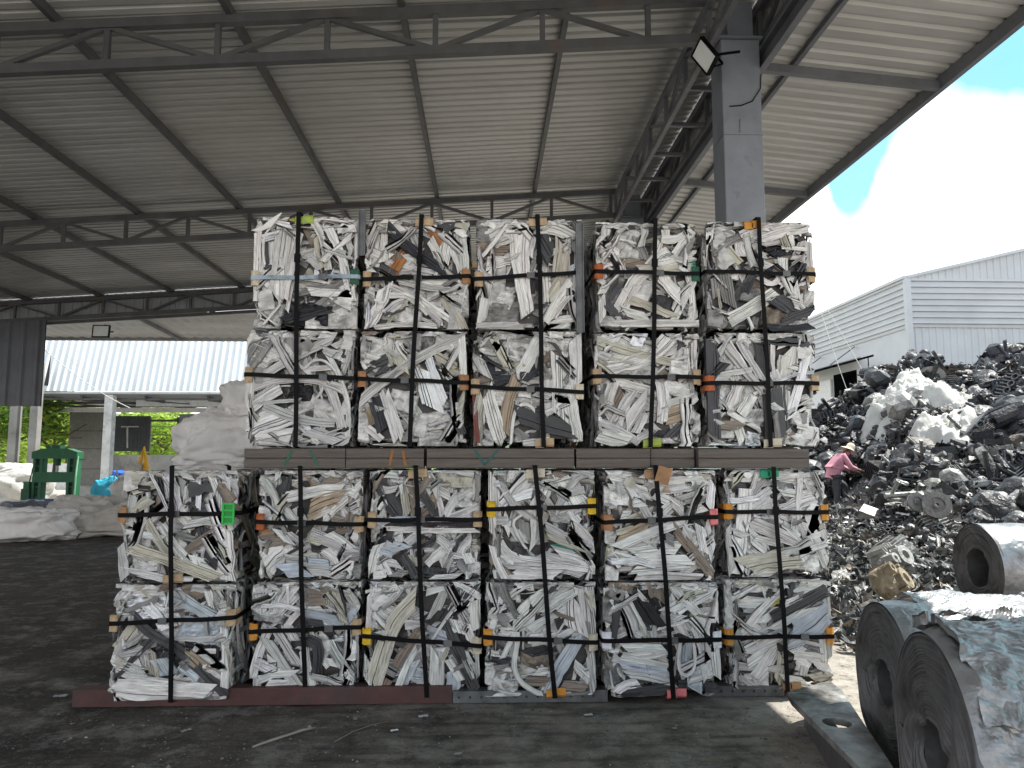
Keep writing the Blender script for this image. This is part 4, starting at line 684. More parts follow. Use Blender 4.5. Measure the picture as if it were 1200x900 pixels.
def pad_edge(bale, w, d, z, side, c, ph=.108, pw=.045, off=0):
    """folded protector on a vertical bale edge under the strap"""
    m = MB(); x = side * w / 2; y = -d / 2; t = .004; o = .013
    col = PADC[c]
    n = 7; rngp = np.random.default_rng(int(abs(z * 1e4)) + (side > 0) * 7)
    us = [(-pw, 0), (-pw * .5, 0), (-.004, 0), (.012, .012), (.012, .05), (.012, .07 + pw)]
    G = np.zeros((len(us), n, 3))
    for i, (a, b) in enumerate(us):
        for j in range(n):
            v = (j / (n - 1) - .5) * ph; wob = .003 * math.sin(j * 2.1 + i) + .006 * abs(j - 3) / 3 * (i in (0, 5))
            G[i, j] = (x + side * (a + (wob if i > 3 else 0)), y - o + b - (wob if i < 3 else 0), z + v + rngp.normal() * .002)
    if side < 0: G = G[::-1]
    m.grid(G, col=col); G = G.copy(); G[:, :, 1] += t; G[:, :, 0] -= side * t; m.grid(G[::-1], col=col)
    o_ = m.build('edge_protector', 'card', bale); return o_
def pad_top(bale, w, d, h, x, top, c, pw=.05, ph=.045):
    m = MB(); col = PADC[c]; y = -d / 2; z = h if top else 0; s = 1 if top else -1
    for k in (-1, 1):
        G = np.zeros((3, 6, 3)); x0 = x + k * .020; x1 = x + k * (.020 + pw * (1 if k > 0 else .8))
        for i, xx in enumerate(np.linspace(x0 - k * .024, x1, 3)):
            for j, (a, b) in enumerate([(0, -ph), (0, -ph * .5), (0, -.002), (.012, .012), (.05, .013), (.11, .012)]):
                G[i, j] = (xx, y - .012 + a, z + s * b + k * .004)
        if (k > 0) != top: G = G[::-1]
        m.grid(G, col=col)
        G2 = G.copy(); G2[:, :, 1] += .003; G2[:, :, 2] -= s * .003; m.grid(G2[::-1], col=col)
    m.build('edge_protector', 'card', bale)
SEED = [100]
def make_bale(key, cx, yf, z0, w, h, d, label, pads, strapz, topx, shear=0, group='scrap aluminium bales', seedoff=0, hs='strap'):
    """front plane at yf, standing on z0; pads = (left, right, top, bottom) colours"""
    SEED[0] += 1; rng = np.random.default_rng(SEED[0])
    e = empty('scrap_bale', (cx, yf + d / 2, z0), label, 'scrap bale', group)
    m = MB()
    # crushed core, coloured dark to deepen the shade in the gaps
    n = 14; cw, cd, ch = w / 2 - .05, d / 2 - .05, h - .1
    for ax in range(5):
        a = np.linspace(-1, 1, n); A, B = np.meshgrid(a, a, indexing='ij'); O = np.ones_like(A)
        if ax == 0: Q = np.stack([A * cw, -O * cd, B * ch / 2 + h / 2], -1)
        if ax == 1: Q = np.stack([O * cw, A * cd, B * ch / 2 + h / 2], -1)
        if ax == 2: Q = np.stack([-O * cw, -A * cd, B * ch / 2 + h / 2], -1)
        if ax == 3: Q = np.stack([A * cw, B * cd, O * ch / 2 + h / 2], -1)
        if ax == 4: Q = np.stack([-A * cw, O * cd, B * ch / 2 + h / 2], -1)
        R_ = Q.reshape(-1, 3); R_ = R_ * (1 + .03 * ridged(R_, 5, 3, 20)[:, None]) + [0, 0, 0]
        m.grid(R_.reshape(n, n, 3), col=(.06, .057, .055, .3))
    Ff = Face((0, -d / 2, 0), (1, 0, 0), (0, 0, 1), (0, -1, 0), w, h)
    Fl = Face((-w / 2, 0, 0), (0, -1, 0), (0, 0, 1), (-1, 0, 0), d, h)
    Fr = Face((w / 2, 0, 0), (0, 1, 0), (0, 0, 1), (1, 0, 0), d, h)
    Ft = Face((0, -d / 2, h), (1, 0, 0), (0, 1, 0), (0, 0, 1), w, d)
    Fb = Face((0, d / 2, 0), (-1, 0, 0), (0, 0, 1), (0, 1, 0), w, h)
    (x0, y0, x1, y1), txt = HERO[key]
    fill(m, Ff, rng, 85, front=True, pal='DDMMGGBWGNDG' if key == 'U5a' else WT); fill(m, Fl, rng, 75); fill(m, Fr, rng, 75); fill(m, Ft, rng, 60, horiz=.3); fill(m, Fb, rng, 28)
    ln = lambda it: 0 if it[0] == 's' else sum(math.dist(*[[float(v) for v in p.split(',')] for p in pq]) for pq in zip(it.split()[3:-1], it.split()[4:]))
    raw = txt.split(';'); items = [it for _, it in sorted(enumerate(raw), key=lambda q: (.6 * q[0] / len(raw) + .9 * min(ln(q[1]) / 600, 1)))]; k = len(items); sc = w / (x1 - x0); scy = h / (y1 - y0)
    U = lambda p: ((p[0] - x0) * sc - w / 2, h - (p[1] - y0) * scy)
    for i, it in enumerate(items):
        q = it.split(); dep = lerp(-.024, .004, i / k) + rng.uniform(-.004, .004)
        # crushed filler pushed in between the large pieces
        if i % 4 == 0: 
            ck = WT[rng.integers(0, len(WT))]; add_strip(m, Ff, rnd_path(rng, w, h, rng.uniform(.08, .35)), rng.uniform(.012, .03), dep - .010, COL[ck], rng)
        col = COL[q[1]]
        if q[0] == 's':
            sz = [float(v) for v in q[2].split(',')]; c = U([float(v) for v in q[3].split(',')])
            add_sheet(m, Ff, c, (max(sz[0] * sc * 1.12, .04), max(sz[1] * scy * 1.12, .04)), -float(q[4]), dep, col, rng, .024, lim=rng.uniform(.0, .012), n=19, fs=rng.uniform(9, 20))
        else:
            wd = float(q[2]) * sc * 1.18; P = [U([float(v) for v in p.split(',')]) for p in q[3:]]
            # soften the drawn kinks slightly
            P = np.array(P)
            if len(P) > 2:
                for _ in range(2): P = np.concatenate([P[:1], np.stack([P[:-1] * .75 + P[1:] * .25, P[:-1] * .25 + P[1:] * .75], 1).reshape(-1, 2), P[-1:]])
            add_strip(m, Ff, P, max(wd, .012), dep, col, rng, kind='pipe' if q[0] == 'p' else None, lim=rng.uniform(.0, .013), crush=.5, tilt=rng.normal() * .14)
    # a ragged upper rim of folded ends
    for _ in range(16):
        c = (rng.uniform(-w / 2, w / 2), h - rng.uniform(-.012, .03)); a = rng.uniform(-.5, .5)
        add_strip(m, Ff, [c, (c[0] + .10 * math.cos(a), c[1] + .05 * math.sin(a))], rng.uniform(.02, .05), -.01, COL[WT[rng.integers(0, len(WT))]], rng, lim=.012)
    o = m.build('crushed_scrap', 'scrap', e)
    # horizontal strap round the bale
    zl, zr = strapz; off = .019; m = MB(); t = .0025; bw = .029
    def ring(o_, wob):
        P = []
        for s_ in np.linspace(-1, 1, 22): P.append((s_ * (w / 2 + off - .012), -d / 2 - o_ + .0015 * math.sin(s_ * 9 + wob), lerp(zl, zr, (s_ + 1) / 2) + .003 * math.sin(s_ * 5 + wob)))
        P.append((w / 2 + o_, -d / 2 + .004, zr))
        for s_ in np.linspace(-.9, .9, 6): P.append((w / 2 + o_, s_ * d / 2, zr + .01 * (s_ + 1)))
        for s_ in np.linspace(1, -1, 5): P.append((s_ * (w / 2), d / 2 + o_, lerp(zl, zr, (s_ + 1) / 2) + .02))
        for s_ in np.linspace(.9, -.9, 6): P.append((-w / 2 - o_, s_ * d / 2, zl + .01 * (s_ + 1)))
        P.append((-w / 2 - o_, -d / 2 + .004, zl)); P.append(P[0]); return np.array(P)
    A = ring(off, rng.uniform(0, 6)); G = np.stack([A - [0, 0, bw / 2], A + [0, 0, bw / 2]], 1); m.grid(G)
    B = A.copy(); B[:, :2] *= 1 - .004; G = np.stack([B + [0, 0, bw / 2], B - [0, 0, bw / 2]], 1); m.grid(G)
    m.grid(np.stack([A + [0, 0, bw / 2], B + [0, 0, bw / 2]], 1)); m.grid(np.stack([B - [0, 0, bw / 2], A - [0, 0, bw / 2]], 1))
    so_ = m.build('strap', hs, e); m = MB()
    sx_ = rng.uniform(-.1, .25) * w; m.box((sx_, -d / 2 - off - .003, lerp(zl, zr, .5 + sx_ / w)), (.055, .006, .042)); m.build('buckle', 'galv', so_)
    if pads[0]: pad_edge(e, w, d, zl, -1, pads[0])
    if pads[1]: pad_edge(e, w, d, zr, 1, pads[1])
    if pads[2]: pad_top(e, w, d, h, topx[0], True, pads[2])
    if pads[3]: pad_top(e, w, d, h, topx[1], False, pads[3])
    return e
# columns: key, left x, right x (photo pixels), front distance, strap x (top, bottom)
LOW = [('L1', 133, 277, 5.10, 203, 202), ('L2', 296, 424, 5.17, 352, 358), ('L3', 428, 564, 5.15, 487, 500), ('L4', 569, 699, 5.10, 627, 650), ('L5', 707, 843, 5.06, 768, 789), ('L6', 849, 974, 5.18, 905, 922)]
UPP = [('U1', 288, 417, 5.16, 350, 347), ('U2', 421, 550, 5.18, 494, 480), ('U3', 554, 685, 5.15, 630, 637), ('U4', 697, 823, 5.2, 768, 762), ('U5', 829, 961, 5.16, 888, 902)]
INFO = {  # label, pads (left, right, top, bottom), strap height photo pixels (left, right)
'L1a': ('upper bale of the leftmost lower pair, with green buckle on its strap', 'T..t', (604, 602)),
'L1b': ('bottom left corner bale with crumpled shiny bluish sheet across its middle', 'tt..', (731, 724)),
'L2a': ('upper bale of the second lower pair, with blue black profiles at upper left', 'rt..', (612, 615)),
'L2b': ('bottom bale second from left, bent shiny strip at lower right, orange left pad', 'ot..', (741, 735)),
'L3a': ('upper bale of the third lower pair, crossed by long pale blue profile', 'ttt.', (610, 609)),
'L3b': ('bottom bale third from left, with a broad beige diagonal plank profile and yellow left pad', 'yc.o', (746, 757)),
'L4a': ('upper bale of the fourth lower pair, yellow pads on both strap ends', 'yyc.', (597, 594)),
'L4b': ('bottom bale fourth from left, looping bent pipes and orange pad at foot', 'oc.o', (747, 753)),
'L5a': ('upper bale of the fifth lower pair, with pink right pad and cardboard flap', 'npT.', (613, 606)),
'L5b': ('bottom bale fifth from left, white left pad and pink pad at foot', 'ww.p', (751, 750)),
'L6a': ('upper bale of the rightmost lower pair, bright green pad at its top', 'ooe.', (600, 601)),
'L6b': ('bottom right corner bale beside the coils, dark diagonal plank above pale panel', 'oo.T', (747, 746)),
'U1a': ('top left corner bale with tall crumpled white sheets under a pale blue strap', 'cGl.', (327, 325)),
'U1b': ('bale under the top left corner bale, long curved white profiles', 't...', (440, 444)),
'U2a': ('top row bale second from left, with bent orange profile and diagonal black strip', 'tnt.', (328, 325)),
'U2b': ('bale below the orange profile bale, with shiny silver panel and long white diagonal profile', 'nn..', (445, 449)),
'U3a': ('middle bale of the top row, bright green pad on its right edge', 'tgt.', (328, 320)),
'U3b': ('middle bale resting on the spacer beams, with thin red strip at left', 'tc.t', (454, 460)),
'U4a': ('top row bale fourth from left, with orange left pad and green painted patch at right', 'rG..', (319, 322)),
'U4b': ('fourth bale resting on the spacer beams, with pale cream diagonal piece', 'tt.l', (442, 443)),
'U5a': ('top right corner bale, darkest of all, broad grey profile along its top', '.to.', (319, 323)),
'U5b': ('right end bale resting on the spacer beams, rusty pad at left', 'rt.c', (450, 450)),
}
VST = 'vertical straps round pairs of bales'
def vstrap(xt, xb, y, y2, z0, z1, label, mt='strap'):
    m = MB(); bw = .032; P = []
    for t in np.linspace(0, 1, 26): P.append((lerp(xb, xt, t) + .004 * math.sin(t * 7 + xt * 9), y - .0245 + .002 * math.sin(t * 21 + xb * 5), lerp(z0 - .004, z1 + .012, t)))
    P.append((xt, y - .01, z1 + .022))
    for t in np.linspace(.05, .95, 8): P.append((xt, lerp(y, y2, t), z1 + .024))
    for t in np.linspace(0, 1, 6): P.append((lerp(xt, xb, t), y2 + .024, lerp(z1 + .01, z0, t)))
    for t in np.linspace(.95, .05, 6): P.append((xb, lerp(y, y2, t), z0 - .012))
    P.append(P[0]); A = np.array(P); T = np.gradient(A, axis=0); B = A.copy(); c = A.mean(0); B[:, 1:] = c[1:] + (A[:, 1:] - c[1:]) * .997
    X = np.array([bw / 2, 0, 0])
    m.grid(np.stack([A + X, A - X], 1)); m.grid(np.stack([B - X, B + X], 1)); m.grid(np.stack([A - X, B - X], 1)); m.grid(np.stack([B + X, A + X], 1))
    q = int(26 * .78); c = A[q]; m.box((c[0], c[1] - .003, c[2]), (.044, .006, .06))
    o = m.build('strap', mt); tag(o, label, 'strap', VST)
    return o
DEPTH = 1.05
def build_stack(cols, z0, z1, zt):
    for key, xl, xr, yf, sx0, sx1 in cols:
        low = key[0] == 'L'; ym = (z0 + zt) / 2
        for half, za, zb in (('b', z0, z1), ('a', z1, zt)):
            lab, pads, (pl, prt) = INFO[key + half]
            yy = yf + (.006 if half == 'b' else 0.0) + (.02 if (low and half == 'a') else 0)
            vp = 680 if low else 455
            X0 = at(xl + (0 if half == 'b' else 3.5), vp, yy).x; X1 = at(xr + (-3 if half == 'b' and not low else -1.5), vp, yy).x
            w = X1 - X0; cx = (X0 + X1) / 2; h = zb - za
            zl = at(xl, pl, yy).z - za; zr = at(xr, prt, yy).z - za
            tx = at(lerp(sx0, sx1, .0), vp, yy).x - cx, at(sx1, vp, yy).x - cx
            pads = [None if c == '.' else c for c in pads]
            make_bale(key + half, cx, yy, za + .004, w, h - .020, DEPTH, lab, pads, (zl, zr), tx, hs='strap_pale' if key + half == 'U1a' else 'strap')
        n = int(key[1]); o_ = ['first', 'second', 'third', 'fourth', 'fifth', 'sixth'][n - 1]
        v0, v1 = (548, 815) if low else (264, 518)
        vstrap(at(sx0, v0, yf).x, at(sx1, v1, yf).x, yf - .002, yf + DEPTH + .02, z0, zt,
               '%s black vertical strap from left in the %s tier of bales' % (o_, 'lower' if low else 'upper'))
build_stack(LOW, .045, .80, 1.553)
build_stack(UPP, 1.708, 2.53, 3.345)
# second row behind: copies of the front bales, showing only as darkness in the gaps
front = sorted([o for o in S.objects if o.get('category') == 'scrap bale'], key=lambda o: (o.location.z, o.location.x))
for o in front:
    if o.location.x > 1.3: continue
    c = copy_tree(o); c.location.y += 1.17; c.location.x += .32; c['label'] = 'scrap bale of the second row hidden behind the front bales'; c['group'] = 'second row bales behind the front ones'
# green buckle on L1a, cardboard flap on L5a, white ribbon on U1a and stakes beside the upper bales
def on(bale_label, mb, name, m): 
    b = [o for o in S.objects if o.get('label', '').startswith(bale_label)][0]
    o = mb.build(name, m, b); o.matrix_parent_inverse = Matrix.Translation(-b.location); return o
m = MB(); p = at(268, 602, 5.08); 
for dx in (-.035, .035): m.box((p.x + dx, p.y - .012, p.z), (.012, .012, .14), col=(.03, .5, .07, 0))
for dz in (-.065, -.022, .022, .065): m.box((p.x, p.y - .010, p.z + dz), (.082, .010, .012), col=(.03, .5, .07, 0))
m.box((p.x, p.y - .004, p.z), (.07, .004, .13), col=(.02, .3, .05, 0)); on('upper bale of the leftmost', m, 'green_buckle', 'attr')
m = MB(); a = at(770, 566, 5.03); m.box((a.x + .045, a.y, a.z + .05), (.10, .005, .12), rot=Euler((.25, .25, .1)), col=(.40, .22, .11, 0)); on('upper bale of the fifth', m, 'cardboard_flap', 'card')
m = MB()
P = np.array([at(*q, 5.14) for q in ((300, 270), (314, 264), (322, 256), (330, 249))]); G = np.stack([P + np.array([-.035, 0, .0]) * np.array([[1], [1], [.7], [.15]]), P + np.array([.018, 0.01, -.008]) * np.array([[1], [1], [.7], [.15]])], 1)
m.grid(G, col=COL['W']); G = G.copy(); G[:, :, 1] += .004; m.grid(G[::-1], col=COL['W']); on('top left corner', m, 'curled_strip', 'scrap')
for (px, y0, y1, w_, lab) in ((680, 300, 262, .055, 'short grey post standing at the right of the middle top bale'), (424, 262, 246, .05, 'stub of grey channel sticking up between the first two top bales'), (416, 300, 256, .03, 'thin upright behind')):
    if w_ < .04: continue
    a = at(px, 390 if px == 680 else 300, 5.13); b = at(px, y1, 5.13); m = MB(); m.box((0, 0, (b.z - a.z) / 2), (w_, .012, b.z - a.z)); m.box((-w_ / 2 + .003, -.012, (b.z - a.z) / 2), (.006, .024, b.z - a.z)); m.box((w_ / 2 - .003, -.012, (b.z - a.z) / 2), (.006, .024, b.z - a.z))
    o = m.build('channel_post', 'galv', loc=(a.x, 5.125, a.z)); tag(o, lab, 'metal post')
# ------------------------------------------------------------------ beams under and between the tiers
BM = 'spacer beams between the two tiers'
bl = ['left end spacer beam between the tiers, with green paint strokes', 'second spacer beam from left, with orange paint marks', 'long spacer beam with dark green cross under the middle bales', 'fourth spacer beam from left, plain grey', 'shortest spacer beam, set back between two longer ones', 'right end spacer beam, long and plain']
for i, (a, b) in enumerate(((286, 405), (405.5, 497), (500, 673), (675, 762), (764, 816), (818, 948))):
    X0 = at(a, 532, 5.16).x; X1 = at(b, 532, 5.16).x; L = X1 - X0; e = empty('spacer_beam', ((X0 + X1) / 2, 5.16, 1.552), bl[i], 'beam', BM)
    m = MB(); yo = .05 if i == 4 else 0; hh = .15
    for z in (.036, .105): 
        pr_ = [(yo, z - .033), (yo - .006, z - .026), (yo - .006, z + .026), (yo, z + .033), (yo + .11, z + .033), (yo + .11, z - .033)]
        m.prism(pr_, lambda u, v, d: (d, u, v), -L / 2 + .002, L / 2 - .002)
    m.box((0, yo + .06, .07), (L - .01, .09, .02)); m.build('beam', 'timber', e)
    marks = {0: [((-.02, .13), (-.07, .02)), ((.10, .13), (.16, .02))], 1: [((.05, .13), (.03, .02)), ((.12, .125), (.14, .02)), ((.06, .07), (.16, .06))], 2: [((-.18, .13), (-.11, .02)), ((-.02, .13), (-.11, .03))]}.get(i, [])
    if marks:
        m = MB()
        for q, w2 in marks: m.add([(q[0] - .008, -.0085, q[1]), (q[0] + .012, -.0085, q[1]), (w2[0] + .012, -.0085, w2[1]), (w2[0] - .008, -.0085, w2[1])], [[3, 2, 1, 0]], col={0: (.02, .12, .07, 0), 1: (.30, .12, .03, 0), 2: (.01, .10, .10, 0)}[i])
        m.build('paint_mark', 'attr', e)
for k in range(1, 4):
    m = MB(); m.box((.3, 0, .069), (3.95, .12, .135)); o = m.build('spacer_beam', 'timber', loc=(.05, 5.22 + .31 * k, 1.566)); tag(o, 'spacer beam hidden behind the front spacer beams', 'beam', BM)
def base_beam(x0, x1, y, m_, lab, holes=0, hgt=.075):
    L = x1 - x0; e = empty('base_beam', ((x0 + x1) / 2, y, .003), lab, 'steel beam', None)
    m = MB(); m.box((0, 0, hgt / 2), (L, .008, hgt)); m.box((0, .05, hgt - .004), (L, .1, .007)); m.box((0, .05, .004), (L, .1, .007))
    m.box((0, .6, hgt / 2 - .005), (L, .09, hgt - .014)); m.box((0, 1.0, hgt / 2 - .005), (L, .09, hgt - .014))
    m.build('web', m_, e)
    if holes:
        m = MB()
        for k in range(int(L / .075)): 
            x = -L / 2 + .04 + .075 * k; a = np.linspace(0, 2 * PI, 9)[:-1]
            m.prism([(x + .009 * math.cos(q), hgt * .5 + .009 * math.sin(q)) for q in a], lambda u, v, d: (u, d, v), -.0065, -.0045)
        m.build('bolt_hole', 'dark', e)
        tag(e.children[-1], None, None, None, 'stuff') if L > 7 else None
base_beam(-2.70, -.22, 5.13, 'rust', 'long red brown steel beam under the left half of the stack', hgt=.11)
base_beam(-.215, .82, 5.125, 'galv', 'grey perforated steel beam under the middle of the stack', 1, .075)
base_beam(1.50, 2.05, 5.20, 'galv', 'short grey perforated beam end under the last bale at right', 1, .07)
# ================================================================== RIGHT SIDE: HALL, HEAP, COILS
def hall():
    X, Yc, H = 17.75, 30.0, 9.3
    e = empty('warehouse', (X, Yc, 0), 'large pale metal warehouse with horizontally ribbed upper band behind the scrap heap', 'warehouse'); inv = Matrix.Translation(-e.location)
    def sb(m, n, mt): o = m.build(n, mt, e); o.matrix_parent_inverse = inv; return o
    # front face (towards the camera), lower wall
    m = MB(); corr_wall(m, X, 62, lambda x: 0, lambda x: 7.25, Yc, .30, .03); sb(m, 'front_wall', 'clad_hall')
    # upper gable part, vertical ribs
    gz = lambda x: min(H + .24 * (x - X), H + .24 * (40 - X)) if x < 40 else H + .24 * (40 - X) - .24 * (x - 40)
    m = MB(); corr_wall(m, X, 62, lambda x: 9.05, lambda x: max(gz(x), 9.06), Yc + .05, .30, .03); sb(m, 'gable', 'clad_hall')
    def band(m, along, z0, z1):
        zs = []; ds = []; z = z0
        while z < z1 - .01:
            for f, h in ((0, 0), (.5, 0), (.58, .10), (.92, .10)): zs.append(z + f * .26); ds.append(h)
            z += .26
        return zs, ds
    zs, ds = band(None, 0, 7.2, 9.05); m = MB()
    G = np.array([[(x, Yc - .06 - d, z) for z, d in zip(zs, ds)] for x in (X - .05, 62)]); m.grid(G)
    sb(m, 'front_band', 'clad_hall')
    # side face (towards the stack) runs away from the camera
    m = MB(); xs = []; 
    G = np.array([[(X - .06 - (.10 if k % 2 else 0), y, z) for y in (Yc, 66)] for z, k in [(0, 0)]]) if False else None
    m.box((X + .05, 37.2, 3.6), (.1, 1.0, 7.2)) if False else None
    def wall(y0, y1, z0, z1): m.add([(X, y0, z0), (X, y1, z0), (X, y1, z1), (X, y0, z1)], [[3, 2, 1, 0]])
    wall(Yc, 34.6, 0, 7.25); wall(34.6, 37.0, 6.0, 7.25); wall(37.0, 66, 0, 7.25)
    sb(m, 'side_wall', 'clad_hall')
    m = MB(); G = np.array([[(X - .06 - d, y, z) for z, d in zip(zs, ds)] for y in (66, Yc - .05)]); m.grid(G); sb(m, 'side_band', 'clad_hall')
    m = MB(); m.box((X - .08, Yc - .08, 4.65), (.22, .22, 9.3)); m.bar((X - .18, Yc - .1, H + .03), (X - .18, 66, H + .03), .14, .12); m.bar((X - .1, Yc - .16, H + .02), (40, Yc - .16, gz(40) + .02), .12, .12); sb(m, 'roof_trim', 'clad_hall')
    m = MB(); m.add([(X - .2, Yc, H), (X - .2, 66, H), (40, 66, gz(40)), (40, Yc, gz(40))], [[0, 1, 2, 3]]); sb(m, 'roof', 'clad_hall')
    m = MB(); m.box((X + 3.0, 40, 3.2), (.1, 16, 6.4)); m.box((X + 1.5, 33.5, 3.2), (3.0, .1, 6.4)); m.box((X + 1.5, 40, 6.45), (3.0, 14, .1)); sb(m, 'door_interior', 'dark')
    m = MB()
    for k in range(6): m.box((X + .9, 34.6 + .5 * k, 4.3), (.05, .06, 2.6), col=(.16, .12, .1, 0))
    for k in range(5): m.box((X + .9, 35.8, 3.2 + .5 * k), (.05, 3.0, .05), col=(.16, .12, .1, 0))
    m.box((X + .95, 35.8, 3.3), (.06, 3.0, 1.4), col=(.22, .09, .06, 0)); sb(m, 'door_grille', 'attr')
    m = MB(); m.add([(X - .02, 34.2, 6.55), (X - .02, 40, 6.55), (X - 1.4, 40, 6.15), (X - 1.4, 34.2, 6.15)], [[0, 1, 2, 3]], col=(.2, .19, .18, 0)); m.add([(X - .02, 34.2, 6.52), (X - .02, 40, 6.52), (X - 1.4, 40, 6.12), (X - 1.4, 34.2, 6.12)], [[3, 2, 1, 0]], col=(.2, .19, .18, 0))
    m.bar((X - .05, 34.6, 7.1), (X - 1.3, 34.6, 6.2), .05, col=(.2, .2, .2, 0)); m.bar((X - .05, 38.2, 7.1), (X - 1.3, 38.2, 6.2), .05, col=(.2, .2, .2, 0)); sb(m, 'awning', 'attr')
    m = MB(); m.box((X - .08, 38.4, 2.9), (.1, 2.6, 5.8), col=(.75, .76, .77, 0)); sb(m, 'sliding_door', 'attr')
    m = MB(); m.box((X - .3, 41.5, 2.05), (.12, 5, 4.1), col=(.02, .18, .38, 0)); sb(m, 'blue_skirting', 'attr')
M['clad_hall'] = mat('hall_cladding', (.53, .555, .58), .5, .05, var=.10, scale=.7, bump=0)
hall()
for pts in (((958, 352), (985, 440), (1000, 475)), ((962, 350), (1010, 430), (1030, 470))):
    A, B, C = [at(*p, 26) for p in pts]; m = MB(); P = [A * (1 - t) ** 2 + B * 2 * t * (1 - t) + C * t * t for t in np.linspace(0, 1, 12)]; P = [tuple(p) for p in P]; m.tube(P, .012, 5)
    tag(m.build('cable', 'plaster'), 'slack pale cable hanging across the warehouse side wall', 'cable', 'cables at the warehouse')
RR = [.28, .36, .42, .47, .53, .60, .66, .70, .75, .9, 1.2]; YY = [4, 6, 8, 10, 12, 14, 16, 18, 20, 22, 26, 32]
HT = [[0, 0, 0, 0, 0, 0, 0, .02, .1, .2, 0, 0], [0, 0, 0, .02, .05, .08, .12, .25, .5, .8, .5, 0], [0, 0, .05, .1, .15, .25, .35, .6, 1.7, 2.6, 2.0, 0],
 [0, 0, .05, .12, .2, .28, .36, .5, 2.1, 3.2, 2.6, 0], [0, .02, .1, .22, .4, .6, .85, 1.7, 3.1, 4.1, 3.2, 0], [0, .04, .12, .3, .65, 1.2, 1.9, 3.0, 4.2, 4.6, 3.6, 0],
 [0, .05, .18, .4, .85, 1.4, 2.1, 3.0, 3.7, 4.0, 3.6, 0], [0, .05, .2, .5, .95, 1.6, 2.4, 3.3, 4.3, 4.7, 3.8, 0], [.02, .1, .3, .6, 1.1, 1.8, 2.7, 3.7, 4.6, 5.0, 4.0, 0], [.05, .15, .4, .8, 1.4, 2.2, 3.2, 4.2, 4.9, 5.2, 4.2, 0], [.05, .1, .3, .6, 1.1, 1.8, 2.6, 3.4, 4, 4.2, 3.2, 0]]
HT = np.array(HT)
def hz(x, y):
    x = np.atleast_1d(np.asarray(x, float)); y = np.atleast_1d(np.asarray(y, float)); r = x / np.maximum(y, .5)
    i = np.clip(np.searchsorted(RR, r) - 1, 0, len(RR) - 2); j = np.clip(np.searchsorted(YY, y) - 1, 0, len(YY) - 2)
    R_ = np.array(RR); Y_ = np.array(YY); a = np.clip((r - R_[i]) / (R_[i + 1] - R_[i]), 0, 1); b = np.clip((y - Y_[j]) / (Y_[j + 1] - Y_[j]), 0, 1)
    z = HT[i, j] * (1 - a) * (1 - b) + HT[i + 1, j] * a * (1 - b) + HT[i, j + 1] * (1 - a) * b + HT[i + 1, j + 1] * a * b
    P = np.stack([x, y, 0 * x], 1); return z + np.minimum(z, 1) * (fbm(P, 77, 4, 1.3, .55) * .28)
